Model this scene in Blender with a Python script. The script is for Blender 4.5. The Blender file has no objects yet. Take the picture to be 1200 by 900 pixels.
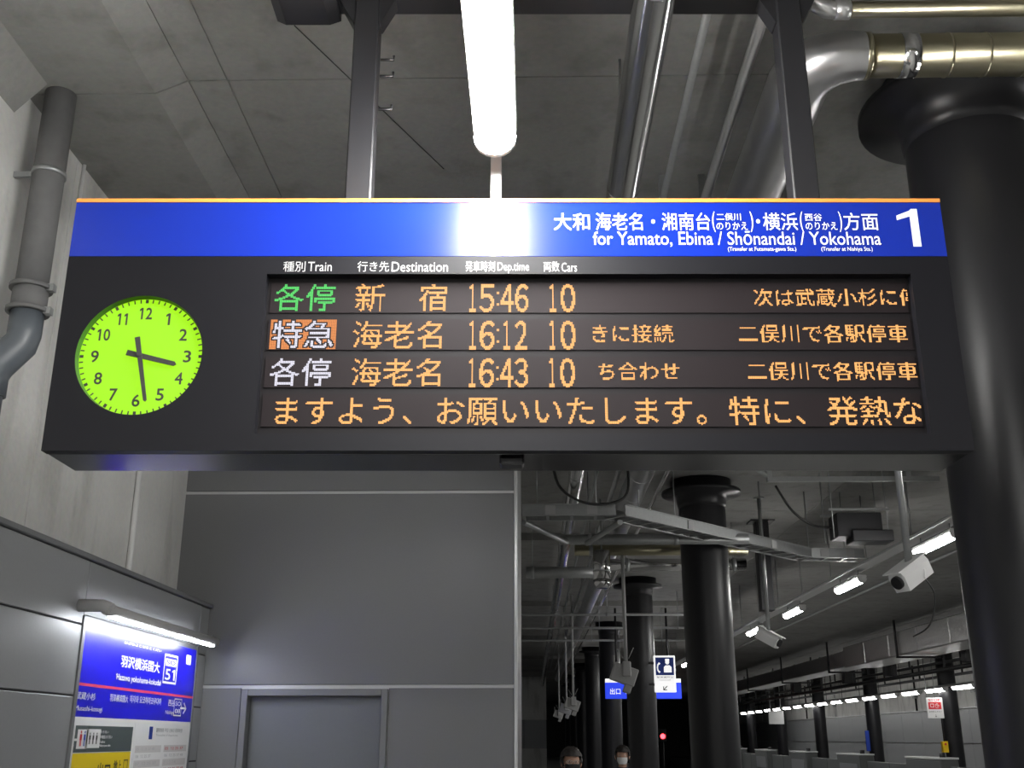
import bpy, math, random
import numpy as np
from mathutils import Vector, Matrix

random.seed(4)
SC = bpy.context.scene
COL = SC.collection
EYE = 1.70                      # camera height
YAW = math.radians(1.09)        # camera is turned a little off the platform axis
TILT = math.radians(18.4)
# ---------------------------------------------------------------- camera, world, exposure
cd = bpy.data.cameras.new('camera'); cam = bpy.data.objects.new('camera', cd); COL.objects.link(cam)
cam.location = (0, 0, EYE); cam.rotation_euler = (math.radians(90) + TILT, 0, YAW)
cd.sensor_width = 36; cd.lens = 37.47; cd.clip_start = .05; cd.clip_end = 300
SC.camera = cam
w = bpy.data.worlds.new('world'); SC.world = w; w.use_nodes = True
w.node_tree.nodes['Background'].inputs[0].default_value = (.5, .55, .6, 1)
w.node_tree.nodes['Background'].inputs[1].default_value = .02
SC.view_settings.view_transform = 'Standard'; SC.view_settings.look = 'None'
SC.view_settings.exposure = 0.3; SC.view_settings.gamma = 1
SC.view_settings.use_curve_mapping = False
SC.cycles.max_bounces = 6; SC.cycles.diffuse_bounces = 4; SC.cycles.glossy_bounces = 3
SC.cycles.sample_clamp_indirect = 4.0
SC.cycles.use_denoising = True
LAMP = 195.0                    # strength of the tube lamps' diffusers

# ---------------------------------------------------------------- materials
def new_mat(name):
    m = bpy.data.materials.new(name); m.use_nodes = True
    nt = m.node_tree; return m, nt, nt.nodes['Principled BSDF']
def rgb(r, g, b): return tuple((c / 255 / 12.92 if c <= 10 else ((c / 255 + .055) / 1.055) ** 2.4) for c in (r, g, b)) + (1,)
def plain(name, col, rough=.5, metal=0., noise=0., scale=8., bump=0., spec=.5, stretch=(1, 1, 1), coat=0.):
    m, nt, b = new_mat(name)
    b.inputs['Roughness'].default_value = rough; b.inputs['Metallic'].default_value = metal
    b.inputs['Specular IOR Level'].default_value = spec
    b.inputs['Coat Weight'].default_value = coat; b.inputs['Coat Roughness'].default_value = .12
    tc = nt.nodes.new('ShaderNodeTexCoord'); mp = nt.nodes.new('ShaderNodeMapping'); mp.inputs['Scale'].default_value = stretch
    nz = nt.nodes.new('ShaderNodeTexNoise'); nz.inputs['Scale'].default_value = scale; nz.inputs['Detail'].default_value = 5
    nt.links.new(tc.outputs['Object'], mp.inputs[0]); nt.links.new(mp.outputs[0], nz.inputs[0])
    mx = nt.nodes.new('ShaderNodeMix'); mx.data_type = 'RGBA'
    mx.inputs[6].default_value = tuple(c * (1 - noise) for c in col[:3]) + (1,)
    mx.inputs[7].default_value = tuple(min(1, c * (1 + noise)) for c in col[:3]) + (1,)
    nt.links.new(nz.outputs[0], mx.inputs[0]); nt.links.new(mx.outputs[2], b.inputs['Base Color'])
    if bump:
        bp_ = nt.nodes.new('ShaderNodeBump'); bp_.inputs['Strength'].default_value = bump; bp_.inputs['Distance'].default_value = .01
        nt.links.new(nz.outputs[0], bp_.inputs['Height']); nt.links.new(bp_.outputs[0], b.inputs['Normal'])
    return m
def emit(name, col, strength, base=(0, 0, 0, 1), rough=.5):
    m, nt, b = new_mat(name)
    b.inputs['Base Color'].default_value = base; b.inputs['Roughness'].default_value = rough
    if base[0] == 0: b.inputs['Specular IOR Level'].default_value = .1
    b.inputs['Emission Color'].default_value = col; b.inputs['Emission Strength'].default_value = strength
    return m
def concrete(name, base, dark, stain):
    m, nt, b = new_mat(name); N = nt.nodes.new; L = nt.links.new
    tc = N('ShaderNodeTexCoord')
    big = N('ShaderNodeTexNoise'); big.inputs['Scale'].default_value = .55; big.inputs['Detail'].default_value = 7; big.inputs['Roughness'].default_value = .62
    fine = N('ShaderNodeTexNoise'); fine.inputs['Scale'].default_value = 26; fine.inputs['Detail'].default_value = 6
    mp = N('ShaderNodeMapping'); mp.inputs['Scale'].default_value = (1.6, 1.6, .35)
    drip = N('ShaderNodeTexNoise'); drip.inputs['Scale'].default_value = 2.2; drip.inputs['Detail'].default_value = 6
    L(tc.outputs['Object'], big.inputs[0]); L(tc.outputs['Object'], fine.inputs[0]); L(tc.outputs['Object'], mp.inputs[0]); L(mp.outputs[0], drip.inputs[0])
    r1 = N('ShaderNodeValToRGB'); r1.color_ramp.elements[0].position = .32; r1.color_ramp.elements[1].position = .68
    r1.color_ramp.elements[0].color = dark; r1.color_ramp.elements[1].color = base
    L(big.outputs[0], r1.inputs[0])
    r2 = N('ShaderNodeValToRGB'); r2.color_ramp.elements[0].position = .52; r2.color_ramp.elements[1].position = .72
    L(drip.outputs[0], r2.inputs[0])
    m1 = N('ShaderNodeMix'); m1.data_type = 'RGBA'; m1.blend_type = 'MULTIPLY'; m1.inputs[7].default_value = stain
    L(r2.outputs[0], m1.inputs[0]); L(r1.outputs[0], m1.inputs[6])
    m2 = N('ShaderNodeMix'); m2.data_type = 'RGBA'; m2.blend_type = 'OVERLAY'; m2.inputs[0].default_value = .2
    L(m1.outputs[2], m2.inputs[6]); L(fine.outputs['Color'], m2.inputs[7])
    hs = N('ShaderNodeHueSaturation'); hs.inputs['Saturation'].default_value = .45
    L(m2.outputs[2], hs.inputs['Color']); L(hs.outputs[0], b.inputs['Base Color'])
    b.inputs['Roughness'].default_value = .85
    bp_ = N('ShaderNodeBump'); bp_.inputs['Strength'].default_value = .25; bp_.inputs['Distance'].default_value = .01
    L(fine.outputs[0], bp_.inputs['Height']); L(bp_.outputs[0], b.inputs['Normal'])
    return m
M = {}
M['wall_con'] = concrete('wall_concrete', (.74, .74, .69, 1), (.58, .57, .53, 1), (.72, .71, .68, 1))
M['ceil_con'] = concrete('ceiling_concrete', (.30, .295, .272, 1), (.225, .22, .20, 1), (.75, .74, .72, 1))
M['floor'] = plain('platform_paving', (.33, .33, .32, 1), .55, noise=.12, scale=5)
M['ballast'] = plain('track_bed', (.05, .048, .045, 1), .9, noise=.4, scale=14, bump=.6)
M['panel'] = plain('grey_panel', (.32, .33, .34, 1), .42, metal=.25, noise=.05, scale=60)
M['panel_dark'] = plain('dark_grey_panel', (.185, .187, .193, 1), .42, metal=.2, noise=.05, scale=70)
M['joint'] = plain('joint_filler', (.04, .04, .042, 1), .7)
M['trim'] = plain('pale_joint_trim', (.62, .63, .64, 1), .3, metal=.3)
M['frame'] = plain('door_frame_grey', (.2, .205, .215, 1), .4, metal=.3)
M['door'] = plain('door_leaf_grey', (.17, .18, .195, 1), .45, metal=.2, noise=.04, scale=60)
M['black'] = plain('black_steel', (.009, .009, .011, 1), .5, noise=.15, scale=20)
M['column'] = plain('column_paint', (.012, .012, .014, 1), .38, noise=.12, scale=30, spec=.35)
M['board'] = plain('board_black', (.005, .005, .007, 1), .5, noise=.08, scale=90, spec=.2)
M['housing'] = plain('housing_black', (.008, .008, .01, 1), .22, noise=.08, scale=90, spec=.6)
M['bezel'] = plain('bezel_black', (.006, .005, .006, 1), .6, spec=.2)
M['led_off'] = plain('led_strip_unlit', (.008, .005, .006, 1), .7, noise=.3, scale=300, spec=.2)
M['orange'] = plain('orange_trim', (.85, .30, .06, 1), .4)
M['silver'] = plain('silver_edge', (.6, .6, .6, 1), .3, metal=.8)
M['duct'] = plain('bright_duct_jacket', (.62, .62, .62, 1), .16, metal=1, noise=.06, scale=3, bump=.10, stretch=(1, .3, 1))
M['duct_dull'] = plain('dull_duct_jacket', (.55, .55, .56, 1), .33, metal=1, noise=.12, scale=6)
M['duct_gold'] = plain('warm_duct_jacket', (.40, .37, .26, 1), .28, metal=1, noise=.10, scale=6)
M['foil'] = plain('foil_insulation', (.5, .5, .5, 1), .3, metal=.9, noise=.15, scale=14, bump=1.)
M['galv'] = plain('galvanised_steel', (.36, .37, .37, 1), .45, metal=.7, noise=.12, scale=25)
M['pipe_grey'] = plain('grey_plastic_pipe', (.085, .097, .11, 1), .4, noise=.1, scale=14)
M['pipe_sleeve'] = plain('fireproof_pipe_wrap', (.125, .125, .125, 1), .75, noise=.18, scale=14, bump=.2)
M['white'] = plain('white_enamel', (.75, .75, .75, 1), .4)
M['plastic'] = plain('pale_grey_plastic', (.42, .42, .42, 1), .5)
M['cable'] = plain('black_cable', (.015, .015, .015, 1), .6)
M['lamp'] = emit('tube_lamp_diffuser', (1, .985, .955, 1), LAMP, (.8, .8, .8, 1))
M['lamp_row'] = emit('row_lamp_diffuser', (1, .985, .955, 1), LAMP * .36, (.8, .8, .8, 1))
M['lamp_far'] = emit('far_lamp_diffuser', (1, .985, .955, 1), 17, (.8, .8, .8, 1))
M['lamp_sign'] = emit('sign_lamp_diffuser', (.93, .97, 1, 1), 48, (.8, .8, .8, 1))
M['blue_lit'] = emit('blue_header_panel', rgb(24, 56, 190), .09, rgb(15, 38, 138), .20)
M['white_lit'] = emit('white_header_letters', (1, 1, 1, 1), .25, (.75, .8, .8, 1), .4)
M['label_white'] = plain('white_print', (.36, .36, .36, 1), .5)
M['dial'] = emit('clock_dial_light', rgb(176, 255, 0), .70, (.02, .06, .0, 1), .6)
M['dial_rim'] = plain('clock_green_rim', rgb(40, 80, 10), .5)
M['amber'] = emit('amber_led', (1.0, .46, .15, 1), 1.25)
M['green'] = emit('green_led', (.16, .95, .22, 1), .8)
M['whiteled'] = emit('white_led', (.9, .88, 1, 1), .9)
M['orangeled'] = emit('orange_led', (1, .36, .12, 1), .8)
M['sign_blue'] = plain('station_sign_blue', rgb(20, 10, 215), .3)
M['sign_white'] = plain('station_sign_white', (.8, .8, .8, 1), .35)
M['sign_red'] = plain('station_sign_red_line', rgb(230, 70, 110), .4)
M['sign_grey'] = plain('station_sign_grey', rgb(75, 85, 85), .5)
M['sign_yellow'] = plain('station_sign_yellow', rgb(235, 205, 10), .5)
M['ink'] = plain('black_ink', (.02, .02, .02, 1), .6)
M['ink_grey'] = plain('grey_ink', (.45, .46, .47, 1), .6)
M['ink_red'] = plain('red_ink', rgb(205, 40, 50), .6)
M['ink_blue'] = plain('blue_ink', rgb(25, 60, 160), .5)
M['pale_band'] = plain('pale_timetable_band', (.62, .60, .60, 1), .6)
M['backlit_blue'] = emit('backlit_blue_sign', rgb(45, 70, 235), .7, rgb(30, 60, 200))
M['glowing_white'] = emit('glowing_white', (1, 1, 1, 1), .62, (.8, .8, .8, 1))
M['red_light'] = emit('red_signal_light', (1, .03, .04, 1), 9)
M['gate'] = plain('gate_grey', (.075, .08, .08, 1), .45)
M['gate_top'] = plain('gate_top_pale', (.55, .56, .56, 1), .35)
M['yellow'] = plain('yellow_box', rgb(240, 200, 20), .5)
M['skin'] = plain('skin', (.52, .31, .22, 1), .55)
M['hair_dark'] = plain('dark_hair', (.02, .017, .015, 1), .6, noise=.3, scale=60, bump=.4)
M['hair_brown'] = plain('greying_brown_hair', (.035, .03, .028, 1), .6, noise=.4, scale=60, bump=.4)
M['mask_w'] = plain('white_face_mask', (.8, .8, .8, 1), .8)
M['mask_b'] = plain('black_face_mask', (.02, .02, .02, 1), .8)
M['coat_a'] = plain('black_coat', (.02, .02, .024, 1), .85)
M['coat_b'] = plain('navy_coat', (.025, .03, .05, 1), .85)
M['cloth'] = plain('dark_trousers', (.018, .018, .02, 1), .85)
M['shoe'] = plain('black_shoe', (.015, .015, .015, 1), .4)

# ---------------------------------------------------------------- mesh helpers
class MB:
    def __init__(s): s.v = []; s.f = []; s.sm = []
    def add(s, vs, fs, smooth=False):
        n = len(s.v); s.v += [tuple(v) for v in vs]; s.f += [tuple(i + n for i in f) for f in fs]
        s.sm += ([smooth] * len(fs) if isinstance(smooth, bool) else smooth); return s
    def box(s, x0, x1, y0, y1, z0, z1, c=0., T=None):
        if x0 > x1: x0, x1 = x1, x0
        if y0 > y1: y0, y1 = y1, y0
        if z0 > z1: z0, z1 = z1, z0
        if not c:
            vs = [(x, y, z) for z in (z0, z1) for y in (y0, y1) for x in (x0, x1)]
            fs = [(0, 2, 3, 1), (4, 5, 7, 6), (0, 1, 5, 4), (2, 6, 7, 3), (0, 4, 6, 2), (1, 3, 7, 5)]
        else:                                   # chamfered box: 24 corners
            c = min(c, (x1 - x0) * .45, (y1 - y0) * .45, (z1 - z0) * .45)
            X, Y, Z = (x0, x1), (y0, y1), (z0, z1); vs = []; idx = {}
            for i in (0, 1):
                for j in (0, 1):
                    for k in (0, 1):
                        sx, sy, sz = (1 - 2 * i), (1 - 2 * j), (1 - 2 * k)
                        idx[i, j, k, 0] = len(vs); vs.append((X[i], Y[j] + sy * c, Z[k] + sz * c))
                        idx[i, j, k, 1] = len(vs); vs.append((X[i] + sx * c, Y[j], Z[k] + sz * c))
                        idx[i, j, k, 2] = len(vs); vs.append((X[i] + sx * c, Y[j] + sy * c, Z[k]))
            fs = []
            for a in range(3):
                o = [q for q in range(3) if q != a]
                for e in (0, 1):
                    q = []
                    for p, r in ((0, 0), (1, 0), (1, 1), (0, 1)):
                        t = [0, 0, 0]; t[a] = e; t[o[0]] = p; t[o[1]] = r; q.append(idx[t[0], t[1], t[2], a])
                    fs.append(tuple(q))
                for p in (0, 1):
                    for r in (0, 1):
                        t0 = [0, 0, 0]; t1 = [0, 0, 0]; t1[a] = 1
                        t0[o[0]] = t1[o[0]] = p; t0[o[1]] = t1[o[1]] = r
                        fs.append((idx[(*t0, o[0])], idx[(*t1, o[0])], idx[(*t1, o[1])], idx[(*t0, o[1])]))
            for i in (0, 1):
                for j in (0, 1):
                    for k in (0, 1): fs.append((idx[i, j, k, 0], idx[i, j, k, 1], idx[i, j, k, 2]))
            ctr = Vector(((x0 + x1) / 2, (y0 + y1) / 2, (z0 + z1) / 2)); out = []
            for f in fs:
                p = [Vector(vs[i]) for i in f]; n = (p[1] - p[0]).cross(p[2] - p[0]); m = sum(p, Vector()) / len(p)
                out.append(f if n.dot(m - ctr) > 0 else f[::-1])
            fs = out
        if T is not None: vs = [T @ Vector(v) for v in vs]
        return s.add(vs, fs)
    def tube(s, pts, r, n=16, caps=True):
        pts = [Vector(p) for p in pts]; rs = r if isinstance(r, (list, tuple)) else [r] * len(pts)
        d = [(pts[min(i + 1, len(pts) - 1)] - pts[max(i - 1, 0)]).normalized() for i in range(len(pts))]
        up = Vector((0, 0, 1)) if abs(d[0].z) < .9 else Vector((0, 1, 0))
        a = d[0].cross(up).normalized(); vs = []
        for i, p in enumerate(pts):
            a = (a - d[i] * a.dot(d[i])).normalized(); b = d[i].cross(a)
            k = 1.
            for q in range(n):
                t = 2 * math.pi * q / n; vs.append(p + (a * math.cos(t) + b * math.sin(t)) * rs[i] * k)
        fs = [(i * n + q, (i + 1) * n + q, (i + 1) * n + (q + 1) % n, i * n + (q + 1) % n) for i in range(len(pts) - 1) for q in range(n)]
        sm = [True] * len(fs)
        if caps: fs += [tuple(range(n)), tuple(range((len(pts) - 1) * n, len(pts) * n))[::-1]]; sm += [False] * 2
        return s.add(vs, fs, sm)
    def prism(s, poly, axis, a0, a1):           # poly in the two other axes
        n = len(poly)
        def P(u, v, t):
            return (t, u, v) if axis == 'x' else (u, t, v) if axis == 'y' else (u, v, t)
        vs = [P(u, v, a0) for u, v in poly] + [P(u, v, a1) for u, v in poly]
        fs = [(i, (i + 1) % n, n + (i + 1) % n, n + i) for i in range(n)] + [tuple(range(n))[::-1], tuple(range(n, 2 * n))]
        return s.add(vs, fs)
    def build(s, name, mat, parent=None, loc=None, kind=None):
        me = bpy.data.meshes.new(name); me.from_pydata(s.v, [], s.f)
        me.polygons.foreach_set('use_smooth', s.sm); me.materials.append(mat); me.update()
        o = bpy.data.objects.new(name, me); COL.objects.link(o)
        if parent: o.parent = parent
        if loc: o.location = loc
        if kind: o['kind'] = kind
        return o
def empty(name, loc=(0, 0, 0), rz=0, label=None, cat=None, group=None, kind=None):
    o = bpy.data.objects.new(name, None); COL.objects.link(o); o.location = loc; o.rotation_euler = (0, 0, rz)
    tag(o, label, cat, group, kind); return o
def tag(o, label=None, cat=None, group=None, kind=None):
    for k, v in (('label', label), ('category', cat), ('group', group), ('kind', kind)):
        if v: o[k] = v
    return o
def kids(o): return [c for c in COL.objects if c.parent == o]
def copy_tree(o, label=None, parent=None):
    c = o.copy(); COL.objects.link(c)
    if parent: c.parent = parent
    if label: c['label'] = label
    for ch in kids(o): copy_tree(ch, parent=c)
    return c
def share(src, parent, loc, rot=None, scale=None):
    c = src.copy(); COL.objects.link(c); c.parent = parent; c.location = loc
    if rot: c.rotation_euler = rot
    if scale: c.scale = scale
    return c
def box(name, mat, parent, x0, x1, y0, y1, z0, z1, c=0.): return MB().box(x0, x1, y0, y1, z0, z1, c).build(name, mat, parent)
def arc(c, r, a0, a1, u, v, n=8):
    c = Vector(c); u = Vector(u); v = Vector(v)
    return [c + u * (r * math.cos(a0 + (a1 - a0) * i / n)) + v * (r * math.sin(a0 + (a1 - a0) * i / n)) for i in range(n + 1)]

# lines of sight measured on the photograph give real positions on real planes
def sight(px, py):
    u = (px - 600) / 1249; v = (450 - py) / 1249
    yc = math.cos(TILT) - v * math.sin(TILT); return Vector((u, yc, math.sin(TILT) + v * math.cos(TILT)))
def world_sight(px, py):
    r = sight(px, py); c, s = math.cos(YAW), math.sin(YAW); return Vector((r.x * c - r.y * s, r.x * s + r.y * c, r.z))

# lettering
def glyphs(s, weight=0.):
    c = bpy.data.curves.new('lettering', 'FONT'); c.body = s; c.size = 1; c.resolution_u = 3
    o = bpy.data.objects.new('lettering', c); COL.objects.link(o)
    me = bpy.data.meshes.new_from_object(o.evaluated_get(bpy.context.evaluated_depsgraph_get()))
    bpy.data.objects.remove(o); me.calc_loop_triangles()
    v = np.array([q.co[:2] for q in me.vertices]); t = np.array([l.vertices[:] for l in me.loop_triangles])
    bpy.data.meshes.remove(me); bpy.data.curves.remove(c)
    ev = []; et = []                               # the fallback figure 1 is a bare bar: give it its flag
    for i in range(len(t)):
        for j in range(i + 1, min(i + 3, len(t))):
            k = sorted(set(t[i]) | set(t[j]))
            if len(k) == 4:
                q = v[k]; w_, h_ = q.max(0) - q.min(0)
                if abs(w_ - .098) < .004 and abs(h_ - .682) < .004:
                    x_, y_ = q.min(0); n_ = len(v) + len(ev)
                    ev += [(x_, y_ + .682), (x_ + .02, y_ + .58), (x_ - .13, y_ + .50), (x_ - .13, y_ + .595)]; et += [(n_, n_ + 1, n_ + 2), (n_, n_ + 2, n_ + 3)]
    if ev: v = np.vstack([v, ev]); t = np.vstack([t, et])
    if weight:                                     # heavier strokes: the letter laid over itself a little offset
        n_ = len(v); w_ = weight * .5
        v = np.vstack([v + [a * w_, b * w_] for a, b in ((-1, 0), (1, 0), (0, -1), (0, 1), (-.7, -.7), (.7, .7), (-.7, .7), (.7, -.7))]); t = np.vstack([t + n_ * i for i in range(8)])
    return v, t
def letters(s, place, mat, parent, weight=0., name='lettering'):
    """place(a, b) -> local point, a and b running 0..1 over the lettering's box"""
    v, t = glyphs(s, weight); lo = v.min(0); hi = v.max(0); q = (v - lo) / (hi - lo)
    o_, u_, w_ = (Vector(place(*c)) for c in ((0, 0), (1, 0), (0, 1))); nrm = (u_ - o_).cross(w_ - o_).normalized()
    per = len(q) // 8 if weight else len(q)       # each overlaid copy stands a hair prouder than the last
    mb = MB(); mb.add([Vector(place(a, b)) + nrm * (.00009 * (i // per)) for i, (a, b) in enumerate(q)], [tuple(int(i) for i in f) for f in t]); return mb.build(name, mat, parent)
def raster(s, x0, x1, y0, y1, nx, ny, weight=0., th=.42, ss=6):
    v, t = glyphs(s, weight)
    if x0 is None: x0, y0 = v.min(0); x1, y1 = v.max(0)
    W, H = nx * ss, ny * ss; g = np.zeros((H, W), bool); P = (v - [x0, y0]) / [x1 - x0, y1 - y0] * [W, H]
    for a, b, c in P[t]:
        xs = int(max(0, min(a[0], b[0], c[0]) - 1)); xe = int(min(W, max(a[0], b[0], c[0]) + 2))
        ys = int(max(0, min(a[1], b[1], c[1]) - 1)); ye = int(min(H, max(a[1], b[1], c[1]) + 2))
        if xe <= xs or ye <= ys: continue
        X, Y = np.meshgrid(np.arange(xs, xe) + .5, np.arange(ys, ye) + .5)
        f = lambda p, q: (q[0] - p[0]) * (Y - p[1]) - (q[1] - p[1]) * (X - p[0])
        d = np.stack([f(a, b), f(b, c), f(c, a)]); g[ys:ye, xs:xe] |= (d >= 0).all(0) | (d <= 0).all(0)
    return g.reshape(ny, ss, nx, ss).mean((1, 3)) > th

# ---------------------------------------------------------------- the station hall
CEIL = 5.20; LOW = 5.12; WALLX = -2.815; PANX = -2.535; FARY = 8.47
fl = box('floor', M['floor'], None, -3.4, 6.95, -8, 112, -.3, 0); tag(fl, kind='structure')
b = box('trim_1', M['ballast'], None, 6.95, 13.4, -8, 112, -1.4, -1.1); tag(b, kind='structure')
b = box('trim_2', M['floor'], None, 13.4, 19.6, -8, 112, -1.2, 0); tag(b, kind='structure')
# ceiling: slabs with open joints under a backing
ce = empty('ceiling', kind='structure')
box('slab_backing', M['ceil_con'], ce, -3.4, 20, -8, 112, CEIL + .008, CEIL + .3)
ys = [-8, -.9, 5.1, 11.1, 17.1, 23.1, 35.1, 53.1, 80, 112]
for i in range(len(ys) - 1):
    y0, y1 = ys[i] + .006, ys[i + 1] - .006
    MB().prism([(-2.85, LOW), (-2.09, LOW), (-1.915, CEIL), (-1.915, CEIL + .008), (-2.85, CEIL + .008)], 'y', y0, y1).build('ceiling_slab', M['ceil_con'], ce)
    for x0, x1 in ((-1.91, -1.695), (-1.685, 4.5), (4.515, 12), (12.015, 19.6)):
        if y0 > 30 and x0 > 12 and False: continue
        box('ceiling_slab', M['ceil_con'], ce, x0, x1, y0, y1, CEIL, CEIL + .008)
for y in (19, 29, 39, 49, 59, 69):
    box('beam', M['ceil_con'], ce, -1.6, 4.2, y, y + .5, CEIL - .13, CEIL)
# left concrete wall: formwork panels
wl = empty('wall_left', kind='structure')
box('wall_core', M['wall_con'], wl, -3.2, WALLX - .03, -8, 30, 0, CEIL)
y = -8.6
while y < 9:
    for z0, z1 in ((0, LOW),):
        box('concrete_panel', M['wall_con'], wl, WALLX - .04, WALLX + random.uniform(-.003, .003), max(y, -8) + .0025, min(y + 1.8, 9.4) - .0025, z0, z1)
    y += 1.8
MB().prism([(WALLX, 4.94), (WALLX + .16, LOW), (WALLX, LOW)], 'y', -8, 5.0).build('haunch', M['ceil_con'], wl)
MB().tube([(WALLX + .022, 7.35, 0), (WALLX + .022, 7.35, 4.4)], .02, 10).build('conduit', M['white'], wl)
MB().tube([(WALLX + .016, 5.87, 4.15), (WALLX + .016, 5.87, LOW)], .012, 8).build('conduit', M['white'], wl)
# grey panelled wall lining in front of the concrete
pw = empty('wall_panelling', kind='structure')
box('wall_core', M['joint'], pw, WALLX, PANX - .012, -8, FARY, 0, 2.68)
def pan(y0, y1, z0, z1, m='panel', dx=0.):
    box('panel', M[m], pw, PANX - .02 + dx, PANX + dx, y0 + .004, y1 - .004, z0 + .005, z1 - .005, .003)
for (y0, y1) in ((-8, -5.9), (-5.9, -3.9), (-3.9, -1.9), (-1.9, .1), (.1, 2.1), (2.1, 4.1), (4.1, 6.08)):
    for z0, z1 in ((.1, .385), (.385, .77), (.77, 1.155), (1.155, 1.54), (1.54, 1.925), (1.925, 2.31), (2.31, 2.67)):
        pan(y0, y1, z0, z1)
pan(6.08, 8.24, 2.36, 2.67)
for z0, z1 in ((.1, .385), (.385, .77), (.77, 1.155), (1.155, 1.54), (1.54, 1.925), (1.925, 2.31), (2.31, 2.67)): pan(8.24, FARY - .01, z0, z1)
pan(6.08, 8.24, .1, 1.0)
box('top_trim', M['frame'], pw, PANX - .3, PANX + .02, -8, FARY, 2.67, 2.70, .004)
# grey panelled block ahead with the door
DX0, DX1, DTOP = -2.235, -1.11, 2.06
wf = empty('wall_front', kind='structure')
box('wall_core', M['trim'], wf, WALLX, DX0 + .01, FARY + .018, FARY + 2.8, 0, DTOP)
box('wall_core', M['trim'], wf, DX1 - .01, -.13, FARY + .018, FARY + 2.8, 0, DTOP)
box('wall_core', M['trim'], wf, DX0 + .01, DX1 - .01, FARY + .14, FARY + 2.8, 0, DTOP)
box('wall_core', M['trim'], wf, WALLX, -.13, FARY + .018, FARY + 2.8, DTOP, CEIL)
def fpan(x0, x1, z0, z1, m='panel_dark'): box('panel', M[m], wf, x0 + .006, x1 - .006, FARY, FARY + .02, z0 + .013, z1 - .013, .003)
fpan(WALLX - .1, -.14, 3.60, CEIL)
fpan(WALLX - .1, -.14, 2.08, 3.60)
fpan(WALLX - .1, DX0, .02, 2.08); fpan(DX1, -.14, .02, 2.08)
box('corner_trim', M['trim'], wf, -.145, -.118, FARY - .008, FARY + .03, 0, CEIL, .004)
box('side_lining', M['panel_dark'], wf, -.13, -.118, FARY + .03, FARY + 2.8, 0, CEIL)
dr = empty('door_1', kind='structure')
box('frame_jamb', M['frame'], dr, DX0, DX0 + .05, FARY - .02, FARY + .1, 0, DTOP, .004)
box('frame_jamb', M['frame'], dr, DX1 - .05, DX1, FARY - .02, FARY + .1, 0, DTOP, .004)
box('frame_head', M['frame'], dr, DX0 + .05, DX1 - .05, FARY - .02, FARY + .1, DTOP - .05, DTOP, .004)
# far walls and the far side of the tracks
MB().box(-3.2, .78, 66, 66.6, 0, 1.15).box(-3.2, .78, 66, 66.6, 2.75, CEIL).build('wall_back', M['wall_con'])['kind'] = 'structure'
wb2 = empty('wall_platform_end', kind='structure')
for i in range(3): box('panel', M['panel'], wb2, -3.2 + i * 1.33, -3.2 + i * 1.33 + 1.31, 65.95, 66.3, 1.15, 2.75)
tag(box('wall_far', M['black'], None, -3.4, 20, 111, 112, -1.4, CEIL), kind='structure')  # black colour stands in for the unlit dark at the tunnel end
tag(box('wall_rear', M['wall_con'], None, -3.4, 20, -8.3, -8, -1.4, CEIL), kind='structure')
wr = empty('wall_right', kind='structure')
box('wall_core', M['wall_con'], wr, 19.2, 19.6, -8, 112, 0, CEIL)
pr = MB().box(0, .05, .01, 2.99, 0, 1.42, .004).build('panel', M['panel'], wr, (19.0, -8, .05))
for i in range(40):
    for k in range(2):
        if i or k: share(pr, wr, (19.0, -8 + i * 3, .05 + k * 1.46))
box('top_trim', M['trim'], wr, 18.98, 19.2, -8, 112, 2.97, 3.0)

# ---------------------------------------------------------------- tube lamps
def make_lamp(L=1.34, g=1.4, m='lamp'):
    r = empty('tube_lamp')
    MB().prism([(-.052 * g, .055), (-.04 * g, .07), (.04 * g, .07), (.052 * g, .055), (.045 * g, .02), (-.045 * g, .02)], 'y', -L / 2, L / 2).build('lamp_body', M['white'], r)
    prof = [(g * .048 * math.cos(a), .02 + g * .05 * math.sin(a)) for a in [math.pi + math.pi * i / 8 for i in range(9)]]
    MB().prism(prof, 'y', -L / 2 + .02, L / 2 - .02).build('diffuser', M[m], r)
    MB().prism([(x * 1.06, z if z > .015 else z - .003) for x, z in prof], 'y', -L / 2, -L / 2 + .02).build('end_cap', M['white'], r)
    MB().prism([(x * 1.06, z if z > .015 else z - .003) for x, z in prof], 'y', L / 2 - .02, L / 2).build('end_cap', M['white'], r)
    return r
LZ = 3.98
proto = make_lamp(1.34, 1.7)
def hang(r, top, z=LZ):
    for y in (-.5, .5): MB().tube([(0, y, .07), (0, y, top - z)], .008, 6).build('hanger_rod', M['galv'], r)
first = True
for i, (y, lab) in enumerate(((3.10, 'glaring tube lamp overhead, in front of the departure board'), (-.65, 'tube lamp overhead behind the viewer, next after the glaring one'), (-4.4, 'tube lamp overhead behind the viewer, farthest back over the panelling side'))):
    r = proto if i == 0 else copy_tree(proto0)
    if i == 0: proto0 = copy_tree(proto)
    hang(r, CEIL); r.location = (-.14, y, LZ)
    tag(r, lab, 'lamp', 'tube lamps over our side of the platform')
ORD = ['nearest', 'second', 'third', 'fourth', 'fifth', 'sixth', 'seventh', 'eighth', 'ninth', 'tenth', 'eleventh', 'twelfth', 'thirteenth', 'fourteenth', 'fifteenth', 'sixteenth', 'seventeenth', 'eighteenth', 'nineteenth', 'twentieth', 'twenty-first', 'twenty-second', 'twenty-third', 'twenty-fourth', 'twenty-fifth', 'twenty-sixth', 'twenty-seventh', 'twenty-eighth']
lampB = make_lamp(1.34, 1.4, 'lamp_row')
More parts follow.
